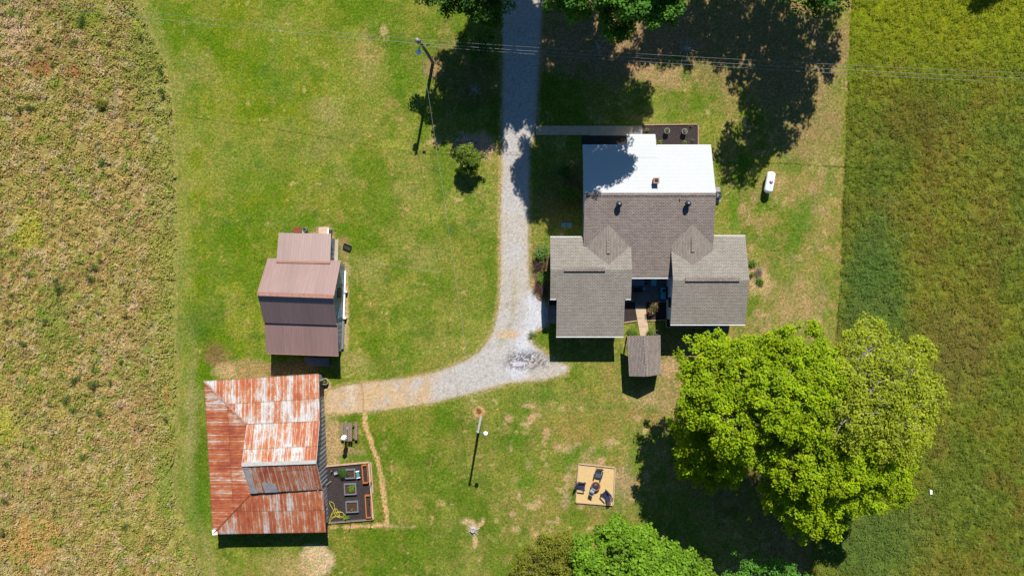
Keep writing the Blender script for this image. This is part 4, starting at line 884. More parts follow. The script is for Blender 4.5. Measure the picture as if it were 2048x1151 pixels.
b = MB(); b.bar(uRW + Vector((0, .06, .04)), uRE + Vector((0, .06, .04)), .34, .05); bb(b, 'ridge_cap', 'zinc')
b = MB(); b.bar(nW + Vector((0, 0, .03)), iNW + Vector((0, 0, .03)), .17, .04); bb(b, 'hip_cap', 'hiptin'); b = MB(); b.bar(sW + Vector((0, 0, .03)), iSW + Vector((0, 0, .03)), .1, .03); bb(b, 'hip_cap', 'rust')
b = MB(); b.box(sW + Vector((.22, .22, .05)), (.48, .5, .03), .1); bb(b, 'patch_sheet', 'white')
up_ = Vector((0, 0, .035)); lf = lambda p, q, t: p.lerp(q, t) + up_
bb(MB().slab([lf(uSW, uSE, .01), lf(uSW, uSE, .09), lf(uRW, uRE, .07), lf(uRW, uRE, .01)], .02), 'patch_sheet', 'tinpatch')
q0, q1, q2, q3 = uSW.lerp(uSE, .2), uSW.lerp(uSE, .38), uSW.lerp(uSE, .38).lerp(uRW.lerp(uRE, .38), .3), uSW.lerp(uSE, .2).lerp(uRW.lerp(uRE, .2), .38)
bb(MB().slab([q0 + up_, q1 + up_, q2 + up_, q3 + up_], .02), 'patch_sheet', 'tinpatch')
def ribsb(P, n, name, mat, parent): b = MB(); ribs(b, P, n, .028, .05); bb(b, name, mat, parent)
roofs = [c for c in barn.children if c.name.startswith(('roof', 'gable_roof'))]
def sections(P, n, par, mat):
    b = MB(); ribs(b, P, n, .03, .03); bb(b, 'seam', mat, par)
sections([uNE, uNW, uRW, uRE], 12, roofs[3], 'zinc'); sections([uSW, uSE, uRE, uRW], 12, roofs[4], 'zinc')
# walls
ins = lambda p, dx, dy: (p.x + dx, p.y + dy)
b = MB(); b.prism([ins(sW, .45, .4), ins(sE, -.35, .4), ins(nE, -.3, -.35), ins(nW, .45, -.4)], 0, 2.05); bb(b, 'wall', 'barnboard')
# east gable wall with slanting boards
Ex0, Ex1 = Vector((sE.x - .33, sE.y + .45, 0)), Vector((nE.x - .28, nE.y - .4, 0))
def onE(y): t = (y - Ex0.y) / (Ex1.y - Ex0.y); return Ex0.x + (Ex1.x - Ex0.x) * t
hE = lambda y: (4.68 - (uRE.y - y) * (4.7 - 3.5) / (uRE.y - uSE.y)) if y < uRE.y else (4.68 - (y - uRE.y) * (4.7 - 3.15) / (uNE.y - uRE.y))
b = MB(); ys = np.linspace(uSE.y + .05, uNE.y - .05, 15)
for y in ys:
    b.box((onE(y) + .02, y, (max(.5, hE(y) - .08)) / 2), (.05, .46, max(.5, hE(y) - .08)), math.atan2(Ex1.y - Ex0.y, Ex1.x - Ex0.x) - math.pi / 2)
bb(b, 'gable_wall', 'barnboard')
b = MB()
for y in np.linspace(Ex0.y + .2, Ex1.y - .2, 34): b.box((onE(y) + .08, y, 1.15 if not (uSE.y < y < uNE.y) else (hE(y) - .15) / 2), (.03, .05, 2.2 if not (uSE.y < y < uNE.y) else hE(y) - .2))
bb(b, 'batten', 'plank')
b = MB(); b.box((onE(nE.y - 1.6) + .1, nE.y - 1.6, 1.0), (.06, 1.4, 2.0)); dr = bb(b, 'door', 'black'); b = MB(); b.box((onE(nE.y - 1.6) + .15, nE.y - 1.15, 1.0), (.04, .05, .2)); bb(b, 'handle', 'rust', dr)
# barrel planter and door stone at the barn corner
p = G(650, 762.5, .4); t = thing('barrel_planter', 'white-rimmed round planter with a green plant at the barn corner', 'planter', (p.x, p.y, 0))
b = MB(); b.lathe((0, 0, 0), [(.25, 0), (.32, .25), (.34, .48), (.29, .48), (.27, .36)], 20); b.build('pot', M['paleplank'], t, smooth=True)
b = MB(); b.cyl((0, 0, .34), .28, .28, .06, 18); b.build('soil', M['soil'], t)
b = np.array([0, 0, .5]) + RNG.normal(size=(110, 3)) * np.array([.1, .1, .06]); leaf_mesh('foliage', b, RNG.normal(size=(110, 3)) * .5 + np.array([0, 0, 1]), RNG.uniform(.06, .12, 110), palette_cols(110, GRNB, W4), M['leaf'], t)
p = G(641, 760, 0); t = thing('milk_can', 'grey metal can standing between planter and barn corner', 'can', p)
b = MB(); b.lathe((0, 0, 0), [(.16, 0), (.17, .4), (.1, .52), (.1, .6), (.13, .62)], 14); b.build('body', M['galv'], t, smooth=True); b = MB(); b.cyl((0, 0, .62), .12, .12, .04, 14); b.build('lid', M['zinc'], t)

# ------------------------------------------------------------------ kitchen garden
gc = [G(652, 931), G(738, 923), G(747, 1037), G(658, 1044)]
b = MB(); b.prism([(p.x, p.y) for p in gc], .0, .035); b.build('mulch_bed', M['mulch'])['kind'] = 'structure'
gf = thing('garden_edging', 'low timber frame round the dark mulch garden beside the barn', 'garden edging', (gc[2].x, gc[2].y, 0)); o2 = gf.location
for i, (p, q) in enumerate(((gc[0], gc[1]), (gc[1], gc[2]), (gc[2], gc[3]))):
    b = MB(); b.bar(p + Vector((0, 0, .1)), q + Vector((0, 0, .1)), .13 if i != 1 else .16, .2); b.build('board', M['timber'] if i < 2 else M['plank'], gf, off=o2)
b = MB(); b.bar(G(742, 923.5) + Vector((0, 0, .07)), G(746.5, 985) + Vector((0, 0, .07)), .1, .14); b.build('board', M['timber'], gf, off=o2)
beds = ((700, 947, 1.05, .85, 'upper of the three grey-framed raised beds, half covered by leafy plants'), (700.5, 977.5, 1.22, 1.02, 'middle of the three grey-framed raised beds, with lime green lettuce'), (704, 1013, 1.25, 1.02, 'lower of the three grey-framed raised beds, near the hose'))
for px, py, wx, wy, lb in beds:
    p = G(px, py, .3); t = thing('raised_bed', lb, 'raised bed', (p.x, p.y, 0), math.radians(3), 'raised beds in the mulch garden')
    for cx, cy, sx_, sy_ in ((0, wy / 2, wx, .1), (0, -wy / 2, wx, .1), (wx / 2 - .05, 0, .1, wy - .1), (-wx / 2 + .05, 0, .1, wy - .1)):
        b = MB(); b.box((cx, cy, .17), (sx_, sy_, .34)); b.build('side', M['galv'], t)
    b = MB(); b.box((0, 0, .12), (wx - .21, wy - .11, .22)); b.build('soil', M['soil'], t)
for (px, py, wy, a, lb) in ((730.5, 947, 1.85, 4.5, 'orange-stained long planter box, upper one by the garden edge'), (737, 1012, 2.3, 3.5, 'orange-stained long planter box, lower one by the garden edge')):
    p = G(px, py, .3); t = thing('planter_box', lb, 'planter box', (p.x, p.y, 0), math.radians(a), 'orange planter boxes')
    for cx, cy, sx_, sy_ in ((-.25, 0, .1, wy), (.25, 0, .06, wy - .14), (.0, wy / 2 - .05, .4, .1), (.0, -wy / 2 + .05, .4, .1)):
        b = MB(); b.box((cx, cy, .2), (sx_, sy_, .4)); b.build('side', M['orangewood'], t)
    b = MB(); b.box((0, 0, .1), (.38, wy - .22, .18)); b.build('soil', M['mulch'], t)
p = G(716, 948, .3); t = thing('garden_seat_cart', 'small teal garden cart with white ends beside the upper raised bed', 'cart', (p.x, p.y, 0), math.radians(10))
b = MB(); b.box((0, 0, .32), (.3, .55, .12)); b.build('tray', M['tealgreen'], t)
for y in (-.32, .32): b = MB(); b.box((0, y, .3), (.36, .06, .16)); b.build('end', M['white'], t)
for x, y in ((-.17, -.2), (.17, -.2), (-.17, .2), (.17, .2)): b = MB(); b.tube([(x - .03, y, .12), (x + .03, y, .12)], .12, 12); b.build('wheel', M['black'], t)
p = G(672, 945.5, .25); t = thing('garden_lantern', 'grey tilted metal box on the mulch near the barn wall', 'garden ornament', (p.x, p.y, 0), .35)
b = MB(); b.box((0, 0, .15), (.42, .3, .28)); b.build('body', M['galv'], t); b = MB(); b.box((-.02, 0, .32), (.3, .22, .05)); b.build('lid', M['stone'], t); b = MB(); b.tube([(.1, .1, .3), (.3, .16, .42), (.4, .1, .3)], .025, 6); b.build('handle', M['darkmetal'], t)
p = G(664, 939, 0); t = bush('black netting ball plant beside the grey metal box', 664, 940, .22, .25, [(.02, .022, .02), (.03, .03, .03), (.02, .03, .02), (.015, .015, .015)], 40, .06, name='dead_plant', cat='plant')
hp = [(661, 1044), (660, 1036), (666, 1026), (676, 1022), (686, 1024), (688, 1031), (680, 1034), (671, 1029), (667, 1018), (661, 1008), (659, 1003), (663, 1002), (668, 1006), (670, 1016), (675, 1027), (684, 1032), (689, 1028), (684, 1023), (674, 1024), (670, 1031), (662, 1032), (665, 1024), (672, 1016), (678, 1024), (680, 1032), (674, 1031), (664, 1036), (659, 1043), (664, 1045), (670, 1045), (669, 1049), (661, 1047)]
pts = []
for i in range(len(hp) - 1):
    p0_, p1_, p2_, p3_ = [Vector(hp[min(max(j, 0), len(hp) - 1)]) for j in (i - 1, i, i + 1, i + 2)]
    for t_ in np.linspace(0, 1, 6)[:-1]:
        q = .5 * ((2 * p1_) + (p2_ - p0_) * t_ + (2 * p0_ - 5 * p1_ + 4 * p2_ - p3_) * t_ ** 2 + (3 * p1_ - p0_ - 3 * p2_ + p3_) * t_ ** 3)
        g = G(q.x, q.y); pts.append(g + Vector((0, 0, .06 + .02 * (i % 3))))
hl = pts[0].copy(); b = MB(); b.tube([p - hl for p in pts], .028, 6); single(b, 'garden_hose', M['hose'], 'tangled yellow garden hose on the mulch by the barn wall', 'hose', hl, smooth=True)
for px, py, lb in ((744, 1037, 'thin black stake at the lower right corner of the garden'), (703, 1040, 'thin black stake at the middle of the garden south edge'), (742, 968, 'thin black stake beside the garden gap, upper one'), (742.5, 990, 'thin black stake beside the garden gap, lower one')):
    p = G(px, py); b = MB(); b.tube([(0, 0, 0), (0, 0, 1.1)], .028, 6); b.ell((0, 0, 1.1), (.05, .05, .04), 8, 5); single(b, 'garden_stake', M['darkmetal'], lb, 'stake', p, group='garden stakes')
p = G(742, 962, .5); b = MB(); b.ell((0, 0, .5), (.09, .09, .07), 10, 6); b.tube([(0, 0, 0), (0, 0, .5)], .025, 6); single(b, 'garden_ornament', M['orangewood'], 'small orange ornament on a stick at the garden edge', 'ornament', (p.x, p.y, 0))
# stick leaning on the barn
b = MB(); b.tube([(0, 0, .05), (-.9, -.45, 1.5)], .025, 6); single(b, 'leaning_pole', M['paleplank'], 'pale pole leaning from the mulch to the barn wall', 'pole', G(663, 961))

# ------------------------------------------------------------------ picnic table with closed umbrella
p = G(697, 863, .7); pt = thing('picnic_table', 'weathered wooden picnic table on the grass east of the barn', 'picnic table', (p.x, p.y, 0))
for x, wd in ((-.27, .30), (.14, .46)): 
    for j in range(2): b = MB(); b.box((x + (j - .5) * wd / 2, 0, .74), (wd / 2 - .02, 1.8, .045)); b.build('tabletop', M['plank'], pt)
for x in (-.68, .68): b = MB(); b.box((x, .02, .44), (.28, 1.75, .045)); b.build('bench', M['plank'], pt)
for y in (-.6, .6):
    b = MB(); b.box((0, y, .4), (1.5, .06, .09)); b.build('cross_beam', M['plank'], pt)
    for s_ in (-1, 1): b = MB(); b.bar((s_ * .62, y + .07, .03), (s_ * .2, y + .07, .72), .06, .09); b.build('leg', M['plank'], pt)
q = G(697.5, 866, 0); um = thing('closed_umbrella', 'folded white umbrella standing through the picnic table', 'umbrella', (q.x + .0, q.y + .0, 0))
b = MB(); b.tube([(0, 0, 0), (0, 0, 2.5)], .025, 8); b.build('pole', M['galv'], um)
b = MB(); n = 14; vs = []; fs = []
prof = [(.07, 1.45), (.17, 1.55), (.20, 1.8), (.14, 2.1), (.20, 2.3), (.16, 2.5), (.03, 2.62)]
for r_, z in prof:
    for i in range(n):
        rr = r_ * (1 + (.28 if i % 2 else -.2)); vs.append((rr * math.cos(2 * math.pi * i / n), rr * math.sin(2 * math.pi * i / n), z))
m_ = len(prof); fs = [(j * n + i, j * n + (i + 1) % n, (j + 1) * n + (i + 1) % n, (j + 1) * n + i) for j in range(m_ - 1) for i in range(n)] + [tuple(range(n))[::-1], tuple(range((m_ - 1) * n, m_ * n))]
b.add(vs, fs); b.build('canopy', M['white'], um)
b = MB(); b.cyl((0, 0, 0), .1, .1, .04, 12); b.cyl((0, 0, .04), .05, .05, .08, 10); q = G(695, 856, .78); single(b, 'table_ornament', M['stone'], 'small pale jar on the picnic table top', 'jar', (q.x, q.y, .765))

# ------------------------------------------------------------------ fire pit square
fc = [G(1157, 926), G(1230, 934), G(1226, 1009), G(1151.5, 1003)]
b = MB(); b.prism([(p.x, p.y) for p in fc], 0, .05); b.build('sand_pad', M['sand'])['kind'] = 'structure'
ff = thing('timber_border', 'low timber border round the sandy fire pit square', 'edging', (fc[3].x, fc[3].y, 0))
for i in range(4):
    b = MB(); b.bar(fc[i] + Vector((0, 0, .09)), fc[(i + 1) % 4] + Vector((0, 0, .09)), .1, .16); b.build('board', M['timber'], ff, off=ff.location)
def adirondack():
    t = thing('garden_chair', '', 'chair', (0, 0, 0), 0, 'dark garden chairs round the fire bowl')
    for i in range(5): b = MB(); b.box((0, -.30 + i * .125, .38 - i * .032), (.52, .11, .025), 0, -.25); b.build('seat_slat', M['navy'], t)
    for i in range(5):
        x = -.22 + i * .11; hh = .80 + (.1 if i == 2 else .05 if i in (1, 3) else 0); b = MB(); b.bar((x, .26, .24), (x * 1.25, .26 + hh * .5, .24 + hh * .86), .095, .025); b.build('back_slat', M['navy'], t)
    for s_ in (-1, 1):
        b = MB(); b.box((s_ * .34, -.02, .56), (.13, .76, .03)); b.build('armrest', M['navy'], t)
        b = MB(); b.box((s_ * .33, -.32, .28), (.05, .09, .55)); b.build('leg', M['navy'], t)
        b = MB(); b.bar((s_ * .28, -.36, .33), (s_ * .28, .62, .04), .04, .12); b.build('leg', M['navy'], t)
    return t
ch0 = adirondack(); p = G(1197, 947, .4); ch0.location = (p.x, p.y, 0); ch0.rotation_euler = (0, 0, math.radians(-14)); ch0['label'] = 'dark blue slatted garden chair at the top of the fire pit square'
p = G(1163, 971, .4); copy_tree(ch0, (p.x, p.y, 0), math.radians(82), 'dark blue slatted garden chair on the left of the fire pit square')
p = G(1212, 989, .4); copy_tree(ch0, (p.x, p.y, 0), math.radians(222), 'dark blue slatted garden chair at the lower right of the fire pit square')
p = G(1191, 971, .3); fb = thing('fire_bowl', 'round rusty fire bowl in the middle of the sandy square', 'fire pit', (p.x, p.y, 0))
b = MB(); b.lathe((0, 0, .2), [(.12, 0), (.33, .12), (.42, .24), (.47, .25), (.47, .28), (.40, .28), (.30, .16), (.1, .06)], 22); b.build('bowl', M['rust'], fb, smooth=True)
b = MB(); b.ell((0, 0, .40), (.33, .33, .16), 16, 7); b.build('screen', M['darkmetal'], fb)
for i in range(4): a = i * 1.57 + .4; b = MB(); b.tube([(.36 * math.cos(a), .36 * math.sin(a), 0), (.3 * math.cos(a), .3 * math.sin(a), .36)], .025, 6); b.build('leg', M['darkmetal'], fb)
p = G(1185, 979, .3); sc = thing('side_chair', 'slim dark blue folding chair pulled up against the fire bowl', 'chair', (p.x, p.y, 0), math.radians(150))
b = MB(); b.box((0, 0, .45), (.42, .42, .03)); b.build('seat', M['slateblue'], sc)
b = MB(); b.box((0, .25, .72), (.42, .05, .4), 0, -.15); b.build('backrest', M['navy'], sc)
for x in (-.19, .19):
    for y in (-.19, .19): b = MB(); b.tube([(x, y * 1.2, 0), (x, y, .45)], .02, 6); b.build('leg', M['darkmetal'], sc)

# ------------------------------------------------------------------ small gable shelter by the path
k0 = G(1288, 712, 0); sh = thing('garden_shelter', 'small open shelter under a brown shingle gable roof at the end of the path', 'shelter', k0)
e = [G(1254, 671, 2.05), G(1290, 671, 2.75), G(1321, 669.5, 2.05), G(1322, 748, 2.05), G(1294, 752.5, 2.75), G(1258, 751.5, 2.05)]
MB().slab([e[0], e[5], e[4], e[1]], .09).build('roof', M['brown_shingle'], sh, off=k0); MB().slab([e[3], e[2], e[1], e[4]], .09).build('roof', M['brown_shingle'], sh, off=k0)
for s_, q in ((-1, .0), (1, .0)):
    a_, b_ = e[1] + Vector((0, -.03, .03)), e[4] + Vector((0, .03, .03)); o__ = Vector((s_ * .14, 0, -.05)); MB().slab([a_ + o__, b_ + o__, b_, a_] if s_ < 0 else [b_ + o__, a_ + o__, a_, b_], .03).build('ridge_cap', M['cross_shingle'], sh, off=k0)
for p in (e[0], e[2], e[3], e[5]):
    x = p.x + (.3 if p.x < k0.x + 0 else -.3); y = p.y + (-.3 if p.y > k0.y else .3); b = MB(); b.box((x, y, 1.03), (.12, .12, 2.06)); b.build('post', M['plank'], sh, off=k0)
b = MB(); b.box((k0.x + .1, k0.y - 1.6, 1.0), (2.5, .05, 1.9)); b.box((k0.x - 1.2, k0.y, 1.0), (.05, 3.1, 1.9)); b.build('panel', M['plank'], sh, off=k0)
b = MB(); b.box((k0.x, k0.y, .05), (2.4, 3.2, .1)); b.build('floor', M['greyconcrete'], sh, off=k0)

# ------------------------------------------------------------------ courtyard, beds, paths
def flat(name, pts, z, mat, z0=0.0):
    b = MB(); b.prism([(G(x, y).x, G(x, y).y) for x, y in pts], z0, z); o = b.build(name, M[mat]); o['kind'] = 'structure'; return o
flat('patio', [(1240, 545), (1352, 545), (1352, 604), (1292, 604), (1292, 612), (1270, 612), (1270, 604), (1240, 604)], .06, 'greyconcrete')
for q in ([(1270, 612), (1291, 612), (1293, 636), (1274, 636)], [(1274, 636.5), (1293, 636.5), (1296, 652), (1277, 653)], [(1277, 653.5), (1296, 652.5), (1298, 674), (1281, 674)]): flat('path', q, .055, 'concrete')
flat('mulch_bed', [(1245, 604.5), (1269.5, 604.5), (1274, 640), (1246, 644)], .04, 'blackmulch')
flat('mulch_bed', [(1292.5, 604.5), (1340, 604.5), (1340, 638), (1294, 640.5)], .04, 'blackmulch')
flat('mulch_bed', [(1334, 640), (1425, 640), (1425, 653), (1334, 653)], .04, 'blackmulch')
for q in ([(1072, 252), (1178, 252), (1178, 270), (1072, 270)], [(1178.6, 252), (1284, 252), (1284, 271), (1178.6, 271)]): flat('path', q, .055, 'concrete')
flat('mulch_bed', [(1163, 271.5), (1254, 272), (1254, 300), (1163, 300)], .035, 'blackmulch')
flat('mulch_bed', [(1285, 252), (1395, 250), (1395, 300), (1313, 300), (1313, 275), (1285, 275)], .035, 'mulch')
b = MB(); b.box((0, 0, .09), (.9, .55, .03)); single(b, 'doormat', M['greyconcrete'], 'dark doormat on the path by the north porch', 'mat', G(1274, 263))
be = thing('brick_edging', 'pinkish brick edging round the north flower bed', 'edging', G(1395, 250)); b = MB(); bo = G(1395, 250)
for i in range(27): b.box(G(1288 + i * 4, 250.2 - .05 * i) + Vector((0, 0, .06)), (.18, .12, .14), random.uniform(-.08, .08))
for i in range(10): b.box(G(1396, 253 + i * 3.8) + Vector((0, 0, .06)), (.12, .17, .14), random.uniform(-.08, .08))
b.build('bricks', M['pinkbrick'], be, off=bo)
def edging(label, pts):
    o0 = G(*pts[0]); t = thing('timber_edging', label, 'edging', o0, 0, 'timber edging of the beds'); 
    for p, q in zip(pts[:-1], pts[1:]): b = MB(); b.bar(G(*p) + Vector((0, 0, .06)), G(*q) + Vector((0, 0, .06)), .09, .12); b.build('board', M['timber'], t, off=o0)
edging('timber edge of the small mulch bed left of the courtyard path', [(1246, 645), (1273, 641)])
edging('timber edge of the rose bed right of the courtyard path', [(1294, 641), (1332, 639)])
edging('timber edge of the bed along the right wing south wall', [(1332, 637), (1332, 654), (1424, 655)])
edging('short timber edge where the gravel meets the shrubs above the deck', [(1073, 592), (1098, 611)])
edging('short timber edge where the gravel meets the grass below the deck', [(1099, 648), (1076, 663)])
# pots in the north bed
def pot(px, py, label, pal):
    p = G(px, py, .45); t = thing('flower_pot', label, 'flower pot', (p.x, p.y, 0), 0, 'round pots in the north bed')
    b = MB(); b.lathe((0, 0, 0), [(.18, 0), (.22, .15), (.27, .5), (.28, .56), (.24, .56), (.22, .44)], 20); b.build('pot', M['stone'], t, smooth=True)
    b = MB(); b.cyl((0, 0, .42), .22, .22, .05, 16); b.build('soil', M['soil'], t)
    n = 120; q = np.array([0, 0, .6]) + RNG.normal(size=(n, 3)) * np.array([.09, .09, .06]); leaf_mesh('foliage', q, RNG.normal(size=(n, 3)) * .5 + np.array([0, 0, 1]), RNG.uniform(.05, .1, n), palette_cols(n, pal, W4), M['leaf'], t)
pot(1334, 262, 'round pale pot with yellow-green plant, left one in the north flower bed', [(.16, .22, .03), (.12, .18, .02), (.2, .22, .05), (.08, .12, .02)])
pot(1369, 263, 'round pale pot with greyish plant, right one in the north flower bed', [(.22, .24, .12), (.16, .18, .1), (.35, .35, .28), (.1, .12, .05)])
# courtyard furniture
p = G(1327, 586, .4); t = thing('outdoor_sofa', 'turquoise cushioned bench against the right courtyard wall', 'bench', (p.x, p.y, 0))
b = MB(); b.box((0, 0, .2), (.62, 1.25, .3)); b.build('frame', M['darkmetal'], t)
for y in (-.3, .3): b = MB(); b.box((-.04, y, .42), (.5, .57, .13)); b.build('cushion', M['teal'], t)
b = MB(); b.box((.34, 0, .55), (.12, 1.25, .5)); b.build('backrest', M['darkmetal'], t)
b = MB(); b.ell((0, 0, .06), (.18, .16, .07), 12, 6); single(b, 'cushion', M['black'], 'black round cushion lying on the turquoise bench', 'cushion', (p.x + .02, p.y + .25, .49))
p = G(1307, 566, .4); t = thing('outdoor_chair', 'turquoise seat under the eave in the courtyard', 'chair', (p.x, p.y, 0))
b = MB(); b.box((0, 0, .42), (.55, .5, .1)); b.build('seat', M['teal'], t); b = MB(); b.box((0, .28, .7), (.55, .08, .55), 0, -.2); b.build('backrest', M['teal'], t)
for x in (-.24, .24):
    for y in (-.2, .2): b = MB(); b.box((x, y, .19), (.05, .05, .38)); b.build('leg', M['darkmetal'], t)
p = G(1276, 563, .1); b = MB(); b.prism([(-.6, -.4), (.6, -.4), (.6, .42), (-.6, .42)], .06, .1); b.prism([(-.55, -.35), (.55, -.35), (.55, .37), (-.55, .37)], .1, .11); single(b, 'outdoor_rug', M['slateblue'], 'slate blue mat under the courtyard eave by the left wing', 'rug', (p.x, p.y, 0))
p = G(1276, 579.5, .3); t = thing('low_table', 'dark low table on the courtyard slab below the blue mat', 'table', (p.x, p.y, 0))
b = MB(); b.box((0, 0, .38), (.85, .45, .05)); b.build('tabletop', M['black'], t)
for x in (-.36, .36):
    for y in (-.17, .17): b = MB(); b.box((x, y, .18), (.05, .05, .36)); b.build('leg', M['black'], t)
p = G(1288.5, 577, .3); b = MB(); b.lathe((0, 0, .06), [(.1, 0), (.15, .2), (.17, .35), (.13, .35), (.11, .25)], 14); single(b, 'ceramic_pot', M['teal'], 'small turquoise pot beside the dark low table', 'pot', (p.x, p.y, 0), smooth=True)
p = G(1293, 566.5, .3); t = thing('round_planter', 'round black planter with pale rim in the courtyard', 'planter', (p.x, p.y, 0))
b = MB(); b.lathe((0, 0, .06), [(.14, 0), (.2, .3), (.21, .34), (.17, .34), (.15, .25)], 16); b.build('pot', M['stone'], t, smooth=True); b = MB(); b.cyl((0, 0, .3), .16, .16, .03, 14); b.build('soil', M['black'], t)
p = G(1266, 593, .2); t = thing('wooden_step', 'grey wooden step box at the left edge of the courtyard', 'step', (p.x, p.y, 0))
for i in range(5): b = MB(); b.box((0, -.4 + i * .2, .2), (.8, .18, .04)); b.build('tread', M['plank'], t)
b = MB(); b.box((.36, 0, .12), (.04, .9, .12)); b.box((-.36, 0, .12), (.04, .9, .12)); b.build('side', M['plank'], t)
p = G(1313, 664, .3); t = thing('wire_ring_stand', 'round wire plant ring beside the shelter plants', 'plant stand', (p.x, p.y, 0))
pts = [(.2 * math.cos(a), .2 * math.sin(a), .5) for a in np.linspace(0, 6.283, 19)]; b = MB(); b.tube(pts, .02, 6); b.build('ring', M['galv'], t)
for k in range(3): a = k * 2.09; b = MB(); b.tube([(.2 * math.cos(a), .2 * math.sin(a), 0), (.2 * math.cos(a), .2 * math.sin(a), .5)], .015, 5); b.build('leg', M['galv'], t)
# air conditioning
def ac(px, py, sx_, sy_, h, r, label, mat='darkgreenbox', off=(0, 0)):
    p = G(px, py, h); t = thing('air_conditioner', label, 'air conditioner', (p.x, p.y, 0))
    b = MB(); b.box((0, 0, .05), (sx_ + .2, sy_ + .2, .1)); b.build('pad', M['greyconcrete'], t)
    b = MB(); b.box((0, 0, .1 + h / 2), (sx_, sy_, h)); cs = b.build('casing', M[mat], t)
    b = MB(); b.lathe((off[0], off[1], .1 + h), [(r, 0), (r, .04), (r - .04, .04), (r - .04, .01)], 24); f = b.build('fan_ring', M['black'], t)
    b = MB()
    for k in range(3): a = k * 2.094; b.box((off[0] + math.cos(a) * r * .45, off[1] + math.sin(a) * r * .45, .13 + h), (r * .75, r * .42, .02), a, .2)
    b.cyl((off[0], off[1], .12 + h), .06, .06, .05, 10); b.build('blade', M['galv'], f)
    return t
t = ac(1440, 662, 1.15, 1.4, .85, .3, 'large dark green air conditioning cabinet below the right wing eave', off=(.1, -.35))
b = MB(); b.box((0, .62, 1.0), (1.0, .22, .06)); b.build('hood', M['tealgreen'], t)
p = G(1421, 662, .3); b = MB(); b.box((0, 0, .25), (.5, 1.3, .5)); b.build('duct_box', M['darkgreenbox'], t).location = (-.85, 0, 0)
ac(1436, 390, .62, .62, .6, .24, 'small round-topped air conditioner on a pale pad at the east gable', 'darkmetal')
flat('concrete_slab', [(1428, 374), (1440, 374), (1441, 404), (1429, 404)], .06, 'stone')
# deck at the west door
p = G(1106, 630, .5); dk = thing('deck', 'grey plank deck with a boxed step at the left wing door', 'deck', (p.x, p.y, 0))
b = MB(); b.box((.15, 0, .47), (1.25, 1.7, .06)); b.build('planks', M['deck'], dk)
for x in (-.42, .7):
    for y in (-.78, .78): b = MB(); b.box((x, y, .22), (.1, .1, .44)); b.build('post', M['plank'], dk)
b = MB()
for cx, cy, sx_, sy_ in ((.05, 1.55, 1.0, .08), (.05, .95, 1.0, .08), (-.45, 1.25, .08, .68)): b.box((cx, cy, .55), (sx_, sy_, .5))
b.build('box_frame', M['plank'], dk); b = MB(); b.box((.07, 1.25, .4), (.92, .5, .05)); b.build('box_floor', M['black'], dk)
flat('ramp_slab', [(1097, 613), (1104, 613), (1104, 647), (1097, 647)], .12, 'greyconcrete')

# ------------------------------------------------------------------ propane tank
a0, a1 = G(1544.3, 347, 1.0), G(1538.3, 381, 1.0); mid = (a0 + a1) / 2; an = math.atan2((a0 - a1).y, (a0 - a1).x) - math.pi / 2
tk = thing('propane_tank', 'white horizontal gas tank standing on the lawn right of the house', 'gas tank', (mid.x, mid.y, 0), an)
hl = (a0 - a1).length / 2; R_ = .42; pts = []; rad = []
for t_ in np.linspace(-1, 1, 25):
    y = t_ * (hl + .25); d_ = max(0, abs(y) - (hl - .1)) / .35; pts.append((0, y, .75)); rad.append(R_ * math.sqrt(max(.003, 1 - min(1, d_) ** 2)))
b = MB(); b.tube(pts, rad, 28); b.build('tank', M['tankwhite'], tk, smooth=True)
b = MB(); b.lathe((0, 0, 1.08), [(.18, 0), (.18, .14), (.15, .2), (.05, .23)], 18); b.build('valve_dome', M['pinklid'], tk, smooth=True)
for y in (-.38, .5): b = MB(); b.cyl((0, y, 1.15), .04, .04, .06, 8); b.build('valve', M['darkmetal'], tk)
for y in (-.6, .6):
    b = MB(); b.box((0, y, .2), (.6, .12, .4)); b.build('saddle', M['stone'], tk)

# ------------------------------------------------------------------ poles and wires
top1 = G(838, 80, 8.75); base1 = G(866, 125, 0)
p1 = thing('utility_pole', 'dark wooden utility pole with a white lamp on the lawn left of the drive', 'utility pole', base1)
rel = top1 - base1
b = MB(); b.tube([(0, 0, -.3), rel * .5, rel], [.17, .145, .12], 10); b.build('pole', M['polewood'], p1)
b = MB(); b.lathe(rel + Vector((-.22, -.62, -1.45)), [(.05, .3), (.2, .22), (.26, .08), (.22, 0)], 16); lp = b.build('lamp_head', M['glasslamp'], p1, smooth=True)
b = MB(); b.tube([rel * .84, rel + Vector((-.2, -.55, -1.15))], .03, 6); b.build('arm', M['galv'], p1)
b = MB(); b.lathe(rel + Vector((-.22, .12, -.9)), [(.17, 0), (.19, .05), (.19, .55), (.1, .62)], 14); b.build('transformer', M['galv'], p1, smooth=True)
for k in range(3): b = MB(); b.cyl(rel + Vector((.02 + .1 * (k - 1), .0, .0 - .35 * k)), .05, .07, .14, 10); b.build('insulator', M['stone'], p1)
top2 = G(956, 863, 7.2); base2 = G(962, 833, 0); rel2 = top2 - base2
p2 = thing('utility_pole', 'pale weathered utility pole with a white globe lamp on an arm, south lawn', 'utility pole', base2)
b = MB(); b.tube([(0, 0, -.3), rel2 * .5, rel2], [.145, .125, .10], 10); b.build('pole', M['palepole'], p2)
lh = G(971, 867, 7.1) - base2
b = MB(); b.tube([rel2 - Vector((0, 0, .25)), (rel2 + lh) / 2, lh + Vector((-.1, 0, 0))], .03, 6); b.build('arm', M['galv'], p2)
b = MB(); b.lathe(lh - Vector((0, 0, .3)), [(.10, 0), (.19, .07), (.22, .18), (.15, .30), (.05, .34)], 16); b.build('lamp_head', M['white'], p2, smooth=True)
b = MB(); b.cyl(rel2 + Vector((-.12, .02, -.25)), .05, .06, .12, 8); b.build('insulator', M['stone'], p2)
